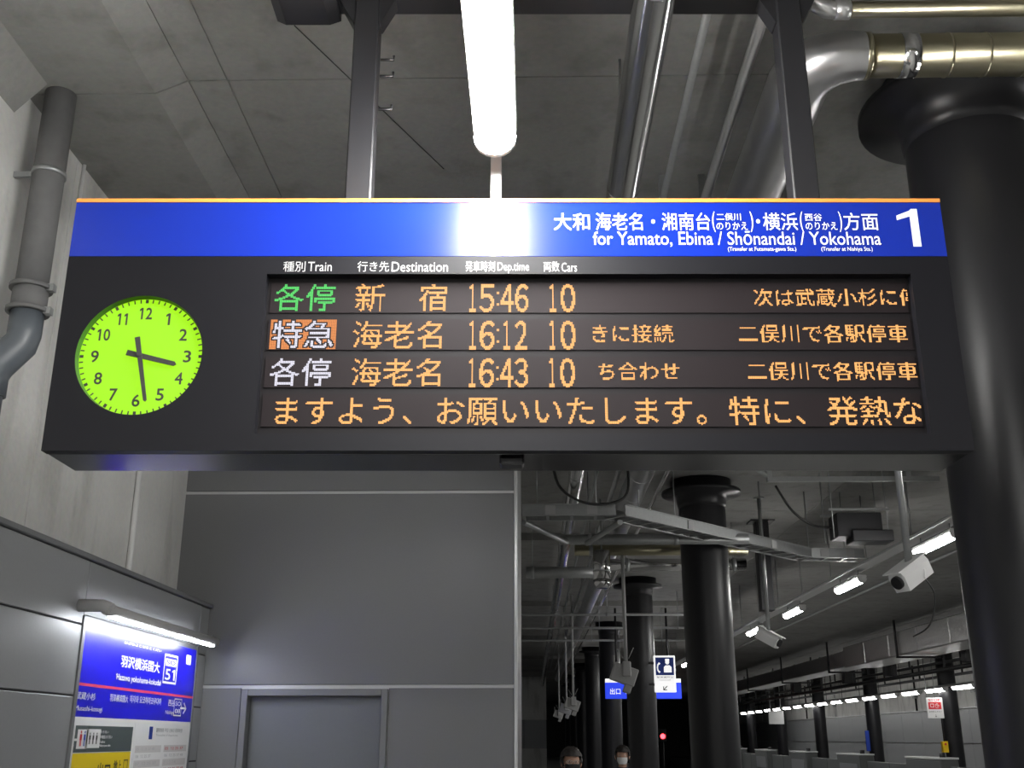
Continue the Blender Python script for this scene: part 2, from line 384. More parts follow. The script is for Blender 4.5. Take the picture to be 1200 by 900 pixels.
for k in range(-5, 9):
    y = 13.2 + 3.77 * k
    r = lampB if k == -5 else copy_tree(lampB0)
    if k == -5: lampB0 = copy_tree(lampB)
    r.location = (4.98, y, LZ)
    for yy in (-.5, .5): MB().tube([(0, yy, .07), (0, yy, .16)], .008, 6).build('hanger_rod', M['galv'], r)
    if k >= 0: lab = 'white tube lamp under the raceway, %s in the row running off past the big column' % ORD[k]
    else: lab = 'tube lamp under the raceway beyond the picture edge, %s before the first one in view' % ORD[-k - 1]
    tag(r, lab, 'lamp', 'tube lamps over the platform edge')
rw = MB().box(4.87, 5.09, -7, 46, LZ + .16, LZ + .20, .006).build('cable_raceway', M['white'])
tag(rw, 'long pale steel raceway carrying the row of lamps over the platform edge', 'raceway')
rods = MB()
for k in range(27): rods.tube([(0, -6 + k * 2., 0), (0, -6 + k * 2., CEIL - LZ - .20)], .008, 6)
rods.build('hanger_rods', M['galv'], rw, (4.98, 0, LZ + .20), 'stuff')
# lamps over the opposite platform
p2 = make_lamp(1.9, 2.2, 'lamp_far')  # fixtures oversized: the lamps' bloom is put into their width
OZ = 3.48
for k in range(28):
    y = 6.5 + 2.8 * k
    r = p2 if k == 0 else copy_tree(p20)
    if k == 0: p20 = copy_tree(p2)
    r.location = (15.5, y, OZ)
    q = k - 12
    lab = ('small tube lamp over the opposite platform, %s in the row from the big column' % ORD[q]) if q >= 0 else ('tube lamp over the opposite platform, hidden behind the big column, %s before the first seen' % ORD[-q - 1])
    tag(r, lab, 'lamp', 'tube lamps over the opposite platform')
def purge(r):
    for c in kids(r): purge(c)
    bpy.data.objects.remove(r)
purge(proto0); purge(lampB0); purge(p20)
rw = MB().box(15.44, 15.56, 4, 90, OZ + .07, OZ + .14, .006).build('cable_raceway', M['galv'])
tag(rw, 'thin dark raceway over the lamps of the opposite platform', 'raceway')
rods = MB()
for k in range(29): rods.tube([(0, 5 + k * 3., 0), (0, 5 + k * 3., CEIL - OZ - .14)], .012, 6)
rods.build('hanger_rods', M['black'], rw, (15.5, 0, OZ + .14), 'stuff')

# ---------------------------------------------------------------- columns
def make_column(r=.33, cap=.56):
    c = empty('column')
    MB().tube([(0, 0, 0), (0, 0, CEIL - .3)], r, 48, False).build('shaft', M['column'], c)
    MB().tube([(0, 0, 0), (0, 0, .12)], r + .03, 48).build('base_ring', M['column'], c)
    MB().tube([(0, 0, CEIL - .40), (0, 0, CEIL - .34), (0, 0, CEIL - .22), (0, 0, CEIL - .20), (0, 0, CEIL - .15), (0, 0, CEIL - .14), (0, 0, CEIL)], [r, r + .015, r + .03, cap, cap, r + .1, r + .1], 48).build('capital', M['column'], c)
    return c
c0 = make_column()
plab = ['massive black round column beside the departure board, mushroom top under the duct',
        'black round column ahead of the cable tray bend, second from the viewer',
        'black round column behind the white telephone sign, third from the viewer',
        'black round column rising behind the two-headed grey box, fourth from the viewer',
        'narrow black column beyond, fifth from the viewer', 'narrow black column beyond, sixth from the viewer',
        'narrow black column beyond, seventh from the viewer', 'narrow black column beyond, eighth from the viewer']
ptop = copy_tree(c0)
for k in range(8):
    c = c0 if k == 0 else copy_tree(ptop)
    c.location = (2.42, 5.22 + 9.8 * k, 0)
    tag(c, plab[k], 'column', 'round columns along our platform')
olab = ['black column of the opposite platform hidden nearest behind the big column', 'black column of the opposite platform hidden behind the big column, next farther',
        'opposite column hidden behind the big column, third', 'opposite column hidden just before the one with the yellow box',
        'opposite dark column carrying the yellow box and white red notice', 'opposite dark column with the thin blue strip',
        'opposite dark column next beyond the blue strip one', 'opposite dark column, farther, by the white board', 'opposite dark column farthest in the row']
for k in range(9):
    c = copy_tree(ptop); c.location = (16, 3.9 + 9.8 * k, 0); tag(c, olab[k], 'column', 'round columns along the opposite platform')
purge(ptop)

# ---------------------------------------------------------------- departure board
BY = 3.68; BZ = 2.674
board = empty('departure_board', (-BY * math.sin(YAW), BY * math.cos(YAW), BZ), YAW,
              'wide black hanging departure board with amber train times and blue header', 'departure board')
def bp(px, py, d=0.):
    s = sight(px, py); k = (BY + d) / s.y; return Vector((s.x * k, d, EYE + s.z * k - BZ))
X0, X1, H, D = -1.679, 1.650, 1.0, .306
zb = bp(600, 300).z                               # lower edge of the blue header
wx0, wx1 = -.922, 1.503; wz1 = bp(600, 321).z; wz0 = bp(600, 508).z
MB().box(X0, X1, .05, D, 0, H, .004).build('housing', M['housing'], board)
MB().box(X0, X1, 0, .05, zb, H - .012).build('header_panel', M['blue_lit'], board)
MB().box(X0, X1, -.004, .05, H - .012, H + .003).build('orange_edge', M['orange'], board)
MB().box(X0, X1, .05, D, H, H + .012, .003).build('top_cover', M['silver'], board)
# front sheet round the display window
fr = MB(); wl_ = wx0 - .002
cc = bp(162.5, 415); CR = .2325; ccx, ccz = cc.x, cc.z
fr.box(wl_, X1, 0, .05, 0, wz0); fr.box(wl_, X1, 0, .05, wz1, zb - .002); fr.box(wx1, X1, 0, .05, wz0, wz1)
fr.build('front_sheet', M['board'], board)
# sheet with the round clock hole
n = 64; rx0, rx1, rz0, rz1 = X0, wl_, 0., zb - .002; vs = []; fs = []
for i in range(n):
    a = 2 * math.pi * i / n + math.pi / n; dx, dz = math.cos(a), math.sin(a)
    k = min((rx1 - ccx) / dx if dx > 1e-6 else 9e9, (rx0 - ccx) / dx if dx < -1e-6 else 9e9, (rz1 - ccz) / dz if dz > 1e-6 else 9e9, (rz0 - ccz) / dz if dz < -1e-6 else 9e9)
    vs += [(ccx + dx * CR, 0, ccz + dz * CR), (ccx + dx * k, 0, ccz + dz * k)]
corners = [(rx0, rz0), (rx1, rz0), (rx1, rz1), (rx0, rz1)]
for cx_, cz_ in corners:                          # snap the nearest outer vertex to each corner
    j = min(range(n), key=lambda i: (vs[2 * i + 1][0] - cx_) ** 2 + (vs[2 * i + 1][2] - cz_) ** 2); vs[2 * j + 1] = (cx_, 0, cz_)
fs = [(2 * i, 2 * i + 1, 2 * ((i + 1) % n) + 1, 2 * ((i + 1) % n)) for i in range(n)]
m_ = len(vs); vs += [(x, .05, z) for x, _, z in vs[:]]
fs += [(2 * i + 1, 2 * ((i + 1) % n) + 1, m_ + 2 * ((i + 1) % n) + 1, m_ + 2 * i + 1) for i in range(n)]
MB().add(vs, fs).build('clock_surround', M['board'], board)
ring = []
for i in range(n):
    a = 2 * math.pi * i / n; ring += [(ccx + math.cos(a) * CR, 0, ccz + math.sin(a) * CR), (ccx + math.cos(a) * (CR - .004), .026, ccz + math.sin(a) * (CR - .004))]
MB().add(ring, [(2 * i, 2 * i + 1, 2 * ((i + 1) % n) + 1, 2 * ((i + 1) % n)) for i in range(n)], True).build('clock_rim', M['dial_rim'], board)
dial = MB().tube([(ccx, .026, ccz), (ccx, .05, ccz)], CR, 64).build('clock_dial', M['dial'], board)
tag(dial, 'glowing yellow green clock dial')
for k in range(1, 13):
    a = math.radians(90 - 30 * k); nx, nz = ccx + math.cos(a) * CR * .735, ccz + math.sin(a) * CR * .735
    hw = .0145 if k in (1, 2, 3, 4, 5, 6, 7, 8, 9) else .024
    if k == 1: hw = .008
    if k == 11: hw = .019
    letters(str(k), lambda p, q: (nx + (p - .5) * 2 * hw, 0.0255, nz + (q - .5) * .047), M['ink'], dial, .03, 'numeral')
mk = MB()
for k in range(60):
    a = math.radians(6 * k); h5 = k % 5 == 0
    T = Matrix.Translation((ccx, .0242, ccz)) @ Matrix.Rotation(a, 4, 'Y')
    mk.box(-.0052 if h5 else -.0022, .0052 if h5 else .0022, 0, .0015, CR * (.915), CR * (.975), T=T)
mk.build('minute_marks', M['ink'], dial)
def hand(name, deg, L, tail, w0, w1, d):
    T = Matrix.Translation((ccx, d, ccz)) @ Matrix.Rotation(math.radians(deg), 4, 'Y')
    vs = [T @ Vector(p) for p in [(-w0, 0, -tail), (w0, 0, -tail), (w1, 0, L), (0, 0, L + w1), (-w1, 0, L), (-w0, .004, -tail), (w0, .004, -tail), (w1, .004, L), (0, .004, L + w1), (-w1, .004, L)]]
    MB().add(vs, [(0, 1, 2, 3, 4), (9, 8, 7, 6, 5)] + [(i, 5 + i, 5 + (i + 1) % 5, (i + 1) % 5) for i in range(5)]).build(name, M['ink'], dial)
hand('hour_hand', 104, .132, .052, .0105, .0085, .014); hand('minute_hand', 167.5, .178, .072, .0095, .0062, .007)
MB().tube([(ccx, .004, ccz), (ccx, .026, ccz)], .007, 16).build('hand_hub', M['ink'], dial)
# display window: dark backing, inner bezel, four strips
REC = .034
MB().box(wx0 - .002, wx1 + .002, REC + .004, .05, wz0 - .002, wz1 + .002).build('window_backing', M['bezel'], board)
rows = []
for y0, y1, xa, xb in ((331, 366.5, 321.5, 1068), (374, 410, 318.5, 1071), (418, 454, 315, 1077), (462, 500, 311, 1083)):
    a = bp(600, y0, REC); c = bp(600, y1, REC); l = bp(xa, (y0 + y1) / 2, REC).x; r = bp(xb, (y0 + y1) / 2, REC).x
    l = -.912; r = 1.492
    st = MB().box(l, r, REC, REC + .006, c.z, a.z).build('display_strip', M['led_off'], board); rows.append(st)
def dots(grid, x, z, p, mat, strip, x_lim=None, x_min=None):
    """one lit lamp of the matrix for each True of the grid; x, z lower corner; p pitch"""
    mb = MB(); e = p * .06
    for j in range(grid.shape[0]):
        for i in range(grid.shape[1]):
            if not grid[j, i]: continue
            xa = x + i * p
            if (x_lim and xa + p > x_lim) or (x_min and xa < x_min): continue
            mb.add([(xa + e, REC - .0012, z + j * p + e), (xa + p - e, REC - .0012, z + j * p + e), (xa + p - e, REC - .0012, z + (j + 1) * p - e), (xa + e, REC - .0012, z + (j + 1) * p - e)], [(0, 1, 2, 3)])
    return mb.build('led_lettering', mat, strip, kind='stuff')
def led_text(s, strip, x0, x1, y0, y1, n, mat, em=True, wgt=0., lim=None, mn=None, th=.42):
    ym = (y0 + y1) / 2; a = bp(x0, ym, REC).x; b_ = bp(x1, ym, REC).x; z0 = bp(600, y1, REC).z; z1 = bp(600, y0, REC).z
    p = (z1 - z0) / n
    if em:
        p = (b_ - a) / (n * len(s)); g = raster(s, 0, len(s), -.12, .88, n * len(s), n, wgt, th); z0 = (z0 + z1) / 2 - p * n / 2
    else:
        g = raster(s, None, None, None, None, max(2, round((b_ - a) / p)), n, wgt, th)
    return dots(g, a, z0, p, mat, strip, lim and bp(lim, ym, REC).x, mn and bp(mn, ym, REC).x)
G = M['green']; A = M['amber']
R1, R2, R3, R4 = rows
led_text('各停', R1, 320.5, 394.5, 331, 367, 24, G)
led_text('新', R1, 415, 453, 331, 367, 24, A); led_text('宿', R1, 490, 527, 331, 367, 24, A)
def digits(s, strip, y0, y1, xs, xe):
    led_text(s, strip, xs, xe, y0, y1, 24, A, em=False, wgt=.0, th=.5)
for strip, y0, y1, hh, mm, o in ((R1, 333, 366, '15', '46', 0), (R2, 376, 410, '16', '12', 0), (R3, 420, 454, '16', '43', -.5)):
    # tall narrow figures
    cells = {'1': ((0, 6), 'v'), }
    def fig(ch, xa, xb):
        led_text(chr(ord(ch) + 0xFEE0), strip, xa + o, xb + o, y0, y1, 23, A, em=False, wgt=.02, th=.40)
    fig('1', 550, 557.5); fig(hh[1], 562, 579)
    fig(mm[0], *( (586.5, 601.5) if mm[0] == '4' else (590, 597.5))); fig(mm[1], 603.5, 618.5)
    yq = (y0 + y1) / 2
    led_text('■', strip, 582 + o, 584.8 + o, yq - 7.5, yq - 4.7, 2, A, em=False, th=.3); led_text('■', strip, 582 + o, 584.8 + o, yq + 6, yq + 8.8, 2, A, em=False, th=.3)
    fig('1', 644, 651); fig('0', 657, 674)
led_text('次は武蔵小杉に停', R1, 882, 1077.5, 336.5, 360.5, 16, A, lim=1065, th=.40)
g = raster('特急', 0, 2, -.12, .88, 48, 24, 0., .42)
ym = 392; xa = bp(316.5, ym, REC).x; xb = bp(394, ym, REC).x; p = (xb - xa) / 50; z0 = (bp(600, 410, REC).z + bp(600, 374, REC).z) / 2 - p * 12
near = g.copy()
for dj in (-1, 0, 1):
    for di in (-1, 0, 1): near |= np.roll(np.roll(g, dj, 0), di, 1)
bg = np.ones((24, 50), bool); bg[:, 1:49] &= ~near
dots(bg, xa, z0, p, M['orangeled'], R2); dots(g, xa + p, z0, p, M['whiteled'], R2)
led_text('海老名', R2, 412, 524, 374.5, 410.5, 24, A); led_text('海老名', R3, 410.5, 522.5, 418.5, 454.5, 24, A)
led_text('各停', R3, 315, 389.5, 418.5, 454, 24, M['whiteled'])
led_text('きに接続', R2, 690, 790, 379, 403, 16, A, mn=694, th=.40)
led_text('二俣川で各駅停車', R2, 864, 1064.5, 379, 403, 16, A, th=.40)
led_text('待ち合わせ', R3, 673.5, 798, 423, 447, 16, A, mn=695.5, th=.40)
led_text('二俣川で各駅停車', R3, 874.5, 1076, 423, 447, 16, A, th=.40)
led_text('ますよう、お願いいたします。特に、発熱な', R4, 316, 1083, 463, 500, 24, A, th=.38)
# printed lettering on the header and above the columns
def print_on(s, x0, y0, x1, y1, mat, parent=board, weight=.012, d=-.0012):
    ym = (y0 + y1) / 2; a = bp(x0, ym).x; b_ = bp(x1, ym).x; z1 = bp(600, y0).z; z0 = bp(600, y1).z
    return letters(s, lambda p, q: (a + (b_ - a) * p, d, z0 + (z1 - z0) * q), mat, parent, weight)
W = M['white_lit']
for s, x0, y0, x1, y1, wt in (('大和', 649, 250, 691, 270, .010), ('海老名・湘南台', 698, 249.5, 832, 270, .010), ('(', 834.5, 248, 838, 272, .0), ('二俣川', 839.5, 250, 868, 258.5, .006),
        ('のりかえ', 839.5, 260.5, 876, 269.5, .006), (')', 879, 248, 882.5, 272, 0), ('・', 886, 257, 890.5, 262, .010), ('横浜', 894, 249.5, 934.5, 270, .010), ('(', 937.5, 248, 941, 272, 0), ('西谷', 943, 250.5, 963, 259, .006),
        ('のりかえ', 944, 260.5, 981, 269.5, .006), (')', 983, 248, 986.5, 272, 0), ('方面', 988.5, 249.5, 1029, 270, .010),
        ('for Yamato, Ebina / Shōnandai / Yokohama', 695, 271, 1032, 289.5, .006), ('(Transfer at Futamata-gawa Sta.)', 853, 289.5, 933, 295.5, .0), ('(Transfer at Nishiya Sta.)', 962.5, 289.5, 1022.5, 295.5, .0), ):
    print_on(s, x0, y0, x1, y1, W, weight=wt)
a = bp(1052, 267); b_ = bp(1077, 267); z0 = bp(600, 289).z; z1 = bp(600, 245).z
MB().add([(a.x + (b_.x - a.x) * p, -.0012, z0 + (z1 - z0) * q) for p, q in ((.62, 0), (1, 0), (1, 1), (.72, 1), (.62, .95), (.0, .82), (.0, .70), (.62, .80))], [(0, 1, 2, 3, 4, 7), (4, 5, 6, 7)]).build('platform_number', W, board)
for s, x0, y0, x1, y1 in (('種別', 332, 306.5, 358, 318.5), ('Train', 361, 307, 389, 318), ('行き先', 419, 306.5, 456, 318.5), ('Destination', 459, 307, 525, 318.5), ('発車時刻', 545.5, 306, 580, 318.5),
        ('Dep.time', 583, 307.5, 620, 320.5), ('両数', 637, 306.5, 655.5, 318.5), ('Cars', 658, 308, 676, 318.5)):
    print_on(s, x0, y0, x1, y1, M['label_white'], weight=.0)
MB().box(.0 - .045, .045, .08, .16, -.03, 0, .008).build('sensor', M['black'], board)
# support frame of the board
pf = empty('board_support_frame', (board.location.x, board.location.y, 0), YAW, 'black steel hanging frame with two posts carrying the departure board', 'frame')
HB = 4.70; ym = .16
for x, lean in ((-.615, 0), (1.175, 0)):
    MB().box(x - .052, x + .052, ym - .05, ym + .05, BZ + H + .012, HB, .006).build('post', M['black'], pf)
    MB().prism([(x - .058, HB - .12), (x + .058, HB - .12), (x + .12, HB), (x - .12, HB)], 'y', ym - .04, ym + .04).build('gusset', M['black'], pf)
    MB().box(x - .09, x + .09, ym - .07, ym + .07, BZ + H + .012, BZ + H + .026).build('foot_plate', M['black'], pf)
MB().box(-1.0, 1.235, ym - .075, ym + .075, HB, HB + .15, .01).build('cross_beam', M['black'], pf)
MB().prism([(-1.03, HB - .01), (-.99, HB - .03), (-.80, HB - .03), (-.75, HB - .01), (-.75, HB + .2), (-1.03, HB + .2)], 'y', ym - .1, ym + .1).build('beam_clamp', M['black'], pf)
for x in (-.9, 1.1): MB().box(x - .05, x + .05, ym - .05, ym + .05, HB + .14, CEIL, .006).build('drop_post', M['black'], pf)
for z in (4.18, 4.34, 4.42):
    MB().tube([(-.555, ym, z), (-.50, ym, z), (-.50, ym, z + .02)], .006, 6).build('cable_hook', M['black'], pf)
lh = empty('lamp_stem', (-.14, 3.9, 0), YAW, 'pale square stem rising from the top of the board behind the glaring lamp', 'bracket')
MB().box(-.022, .022, -.02, .02, BZ + H + .03, 4.6, .004).build('stem', M['plastic'], lh)
MB().box(-.045, .045, -.04, .04, BZ + H + .012, BZ + H + .045, .004).build('stem_foot', M['plastic'], lh)
MB().box(-.012, .012, -.012, .012, 4.6, HB, .002).build('stem_top', M['plastic'], lh)

# ---------------------------------------------------------------- pipes and ducts
def ringed(parent, pts, r, mat, every, name='seam'):
    """standing seams round a duct along a straight run"""
    a, b_ = Vector(pts[0]), Vector(pts[1]); L = (b_ - a).length; d = (b_ - a) / L; k = int(L / every)
    src = MB().tube([-d * .006, d * .006], r * 1.03, 20, True).build(name, mat, parent, tuple(a + d * every * .5))
    for i in range(1, k): share(src, parent, tuple(a + d * every * (i + .5)))
d1 = empty('ventilation_duct', (0, 0, 0), 0, 'bright slim round duct running away overhead beside the glaring lamp', 'duct')
MB().tube([(.49, y, 4.45) for y in (-7.5, 0, 8, 20, 40, 60)], .084, 28).build('duct_run', M['duct'], d1)
ringed(d1, [(.49, -7, 4.45), (.49, 45, 4.45)], .084, M['duct'], 1.6)
for y in (1.9, 4.95, 8.2, 12, 16, 20, 26): MB().tube([(.49, y, 4.55), (.49, y, CEIL)], .008, 6).build('hanger_rod', M['galv'], d1)
d2 = empty('ventilation_duct', (0, 0, 0), 0, 'wide dull round duct behind the right post, its elbow turning into a ringed side branch', 'duct')
EX, EY, EZ = 1.33, 4.38, 4.78
el = [(EX, y, EZ) for y in (60, 30, 12, 6.5)] + [(EX, EY + .6, EZ)] + arc((EX + .21, EY + .18, EZ), .21, math.pi, math.pi * 1.5, (1, 0, 0), (0, 1, 0), 5) + [(EX + .28, EY - .03, EZ)]
MB().tube(el, [.152] * 5 + [.152, .147, .14, .132, .124, .116] + [.11], 28, False).build('duct_run', M['duct_dull'], d2)
MB().tube([(EX + .25, EY - .03, EZ), (6.4, EY - .03, EZ)], .102, 28).build('duct_branch', M['duct_gold'], d2)
MB().tube([(EX + .25, EY - .03, EZ), (EX + .28, EY - .03, EZ)], .112, 28).build('duct_collar', M['duct_gold'], d2)
MB().tube([(EX + .42, EY - .03, EZ), (EX + .50, EY - .03, EZ)], .106, 28).build('duct_collar', M['duct'], d2)
ringed(d2, [(EX + .56, EY - .03, EZ), (6.3, EY - .03, EZ)], .102, M['duct_gold'], .175)
ringed(d2, [(EX, 5.5, EZ), (EX, 50, EZ)], .152, M['duct_dull'], 1.1)
for y in (6, 10, 14, 19, 25): MB().tube([(EX, y, EZ + .16), (EX, y, CEIL)], .008, 6).build('hanger_rod', M['galv'], d2)
for x in (3.2, 5.2): MB().tube([(x, EY - .03, EZ + .11), (x, EY - .03, CEIL)], .008, 6).build('hanger_rod', M['galv'], d2)
d3 = empty('sprinkler_pipe', (0, 0, 0), 0, 'polished steel pipe with faceted elbow crossing above the side duct branch', 'pipe')
PY = 3.93; PZ = 4.72
MB().tube([(1.37, PY, PZ), (6, PY, PZ)], .036, 20).build('pipe_run', M['duct_gold'], d3)
MB().tube([(1.335, PY, PZ), (1.40, PY, PZ)], .041, 20).build('pipe_collar', M['silver'], d3)
MB().tube([(1.34, PY, PZ), (1.30, PY, PZ + .005), (1.26, PY, PZ + .03), (1.24, PY, PZ + .08)], .040, 10).build('elbow', M['silver'], d3)
MB().tube([(1.24, PY, PZ + .06), (1.24, PY, CEIL)], .036, 16).build('pipe_riser', M['silver'], d3)
for x in (2.2, 4.4): MB().tube([(x, PY, PZ + .03), (x, PY, CEIL)], .008, 6).build('hanger_rod', M['galv'], d3)
for i, (x, z, r, m, lab) in enumerate(((.86, 5.02, .022, 'galv', 'thin dark conduit on the ceiling between the two round ducts'), (1.12, 4.98, .03, 'duct_dull', 'slim steel pipe on the ceiling close to the wide duct'), (1.66, 4.80, .025, 'duct', 'thin bright pipe hugging the far flank of the wide duct'), (8.1, 5.10, .03, 'galv', 'long thin pipe on the ceiling above the tracks'))):
    c = empty('conduit', (x, 0, z), 0, lab, 'pipe')
    MB().tube([(0, 5.6 if i == 2 else -7, 0), (0, 55, 0)], r, 12).build('pipe_run', M[m], c)
    for y in (6.2, 12.5, 18.5, 24.5): MB().box(-.02, .02, y, y + .03, r * .8, CEIL - z).build('pipe_clip', M['galv'], c)
# thin cable running slantwise on the ceiling
a = world_sight(345, 30); b_ = world_sight(520, 198); ka = (CEIL - .008 - EYE) / a.z; kb = (CEIL - .008 - EYE) / b_.z
tag(MB().tube([(a.x * ka, a.y * ka, CEIL - .008), (b_.x * kb, b_.y * kb, CEIL - .008)], .003, 6).build('ceiling_cable', M['cable']), 'thin dark cable crossing the ceiling slantwise behind the left post', 'cable')
# drain pipe by the left wall
dp = empty('drain_pipe', (-2.62, 5.10, 0), 0, 'grey drain pipe with coupling and elbow running down beside the concrete wall', 'pipe')
MB().tube([(0, 0, 3.95), (0, 0, LOW)], .083, 24).build('upper_pipe', M['pipe_sleeve'], dp)
MB().tube([(0, 0, 3.80), (0, 0, 3.96)], .089, 24).build('coupling', M['pipe_sleeve'], dp)
for z in (3.80, 3.93): MB().tube([(0, 0, z), (0, 0, z + .022)], .108, 24).build('coupling_flange', M['pipe_sleeve'], dp)
for z in (3.80, 3.93): MB().box(.09, .125, -.02, .02, z - .008, z + .03).build('clamp_bolt', M['galv'], dp)
MB().tube([(0, 0, 3.81), (0, 0, 3.68), (-.01, -.0, 3.63), (-.10, -.03, 3.50), (-.115, -.035, 3.44), (-.115, -.035, 3.34)], [.084, .084, .086, .086, .08, .08], 24).build('elbow', M['pipe_grey'], dp)
MB().tube([(-.115, -.035, 3.24), (-.115, -.035, 3.40)], .066, 24).build('reducer', M['pipe_grey'], dp)
MB().tube([(-.115, -.035, 2.70), (-.115, -.035, 3.26)], .045, 20).build('lower_pipe', M['duct'], dp)
for z in (4.6,): MB().tube([(0, 0, z), (0, 0, z + .03)], .09, 24).build('pipe_band', M['galv'], dp)
MB().box(-.19, -.08, -.012, .012, 4.6, 4.63).build('wall_bracket', M['galv'], dp)

# cable tray with its bend
tr = empty('cable_tray', (0, 0, 0), 0, 'grey steel cable tray crossing the hall and bending away toward the lamps', 'cable tray')
TZ = 4.17
P = [(-.11, 12.45), (.98, 12.42), (3.95, 15.55), (4.78, 15.62)]
for i in range(3):
    (xa, ya), (xb, yb) = P[i], P[i + 1]; L = math.hypot(xb - xa, yb - ya); an = math.atan2(yb - ya, xb - xa)
    T = Matrix.Translation((xa, ya, TZ)) @ Matrix.Rotation(an, 4, 'Z')
    for s_ in (-1, 1):
        q = MB(); q.box(0, L, s_ * .15 - .004, s_ * .15 + .004, 0, .13, T=T); q.box(0, L, s_ * .15 - .02, s_ * .15 + .02, .125, .135, T=T); q.box(0, L, s_ * .15 - .02, s_ * .15 + .02, -.005, .005, T=T)
        q.build('side_rail', M['galv'], tr)
    k = int(L / .28)
    for j in range(k + 1): MB().box(j * .28, j * .28 + .035, -.15, .15, 0, .02, T=T).build('rung', M['galv'], tr)
    for j in (.3, .75):
        MB().box(L * j - .06, L * j + .06, -.165, -.155, .01, .12, T=T).build('joint_plate', M['plastic'], tr)
    for j in (.15, .8):
        p_ = T @ Vector((L * j, .15, 0)); MB().tube([(p_.x, p_.y, TZ), (p_.x, p_.y, CEIL)], .008, 6).build('hanger_rod', M['galv'], tr)
def lateral(name, lab, x0, x1, y, z, r, m, cat='pipe', rods=()):
    c = empty(name, (0, y, z), 0, lab, cat); MB().tube([(x0, 0, 0), (x1, 0, 0)], r, 16).build('pipe_run', M[m], c)
    for x in rods: MB().tube([(x, 0, r * .8), (x, 0, CEIL - z)], .008, 6).build('hanger_rod', M['galv'], c)
    for x in rods: MB().tube([(x - .03, 0, 0), (x + .03, 0, 0)], r * 1.12, 16).build('pipe_clamp', M['galv'], c)
    return c
lateral('cross_pipe', 'dull yellowish pipe crossing below the cable tray', .65, 3.3, 16.4, 4.45, .085, 'duct_gold', rods=(.9, 2.9))
lateral('cross_pipe', 'grey pipe just under the cable tray reaching past the second column', .36, 2.85, 14.05, 4.20, .07, 'galv', rods=(.75, 1.9))
lateral('cross_pipe', 'silver pipe crossing lowest, behind the dull yellowish one', 1.3, 3.6, 18.1, 4.49, .1, 'duct', rods=(1.6, 3.4))
lateral('cross_pipe', 'far grey pipe low across the ceiling ducts near the white trim', -.1, 1.0, 17.0, 4.20, .09, 'galv', rods=(.0,))
c = empty('duct_outlet', (1.05, 16.17, 0), 0, 'short silver duct stub hanging below the cross pipes', 'duct')
MB().tube([(0, 0, 3.95), (0, 0, 4.40)], .13, 24).build('duct_drop', M['duct'], c)
MB().tube([(0, 0, 3.84), (0, 0, 3.90), (0, 0, 3.96)], [.08, .12, .135], 24).build('rounded_end', M['duct'], c)
MB().tube([(0, 0, 4.08), (0, 0, 4.10)], .136, 24).build('seam', M['galv'], c)
MB().tube([(0, 0, 4.40), (0, 0, CEIL)], .012, 6).build('hanger_rod', M['galv'], c)
c = empty('strut', (0, 0, 0), 0, 'steel struts joining the cable tray to the pipes below it', 'bracket')
for a, b_ in (((-.1, 12.6, 4.15), (.45, 13.9, 4.14)), ((1.05, 12.6, 4.15), (.72, 14.0, 4.14))): MB().tube([a, b_], .035, 8).build('brace', M['galv'], c)
for y, lab in ((24, 'thin dark rail across the hall high behind the fourth column'), (27, 'pale thin rail across the hall at the height of the grey boxes'), (30.5, 'lowest of the thin rails crossing the hall far ahead')):
    lateral('cross_rail', lab, -2, 4.4, y, 4.30, .03, 'galv', 'rail', rods=(-.5, 1.65, 3.6))
# looped black cables
for i, (pts, lab) in enumerate((([(.22, 11.8, 4.9), (.30, 11.9, 4.45), (.6, 12.0, 4.26), (.95, 12.1, 4.28), (1.12, 12.2, 4.45), (1.12, 12.25, 4.85)], 'black cable looping down above the cable tray near the white trim'),
        ([(3.3, 14.2, 4.95), (3.5, 14.2, 4.6), (3.8, 14.3, 4.42), (4.1, 14.3, 4.4)], 'black cable sagging beside the dark hanging basket'),
        ([(3.2, 9.0, 3.05), (3.35, 9.05, 2.85), (3.3, 9.1, 2.6), (3.15, 9.1, 2.5)], 'thin cable dangling from the nearest security camera'))):
    pts = [Vector(p) for p in pts]; sm = []
    for j in range(len(pts) - 1):
        p0, p1, p2_, p3 = pts[max(j - 1, 0)], pts[j], pts[j + 1], pts[min(j + 2, len(pts) - 1)]
        for q in range(6):
            t = q / 6; sm.append(.5 * ((2 * p1) + (p2_ - p0) * t + (2 * p0 - 5 * p1 + 4 * p2_ - p3) * t * t + (3 * p1 - p0 - 3 * p2_ + p3) * t ** 3))
    sm.append(pts[-1]); tag(MB().tube(sm, .016 if i < 2 else .006, 8).build('loose_cable', M['cable']), lab, 'cable')
# hanging dark basket, frame and dark drop box
c = empty('hanging_basket', (4.35, 14.3, 4.22), 0, 'dark equipment box in a wire basket hanging under the ceiling', 'equipment box')
MB().box(-.30, .30, -.2, .2, .02, .34, .01).build('box', M['black'], c)
MB().box(-.12, .42, -.25, .1, -.05, .1, .01).build('lower_box', M['black'], c)
for x in (-.36, .36):
    for y in (-.22, .22): MB().tube([(x, y, 0), (x, y, CEIL - 4.22)], .008, 6).build('hanger_rod', M['galv'], c)
for y in (-.22, .22): MB().box(-.4, .4, y - .015, y + .015, .36, .39).build('cross_bar', M['galv'], c)
c = empty('ceiling_strut', (0, 12.9, 4.70), 0, 'grey steel channel under the ceiling above the hanging basket', 'bracket')
MB().box(2.9, 5.0, -.03, .03, 0, .06).build('channel', M['galv'], c)
MB().box(2.9, 2.96, -.03, .03, .06, .5).build('drop', M['galv'], c); MB().box(4.6, 4.66, -.03, .03, .06, .5).build('drop', M['galv'], c)
MB().tube([(2.3, 0, .49), (2.95, 0, .05)], .03, 8).build('brace', M['galv'], c)
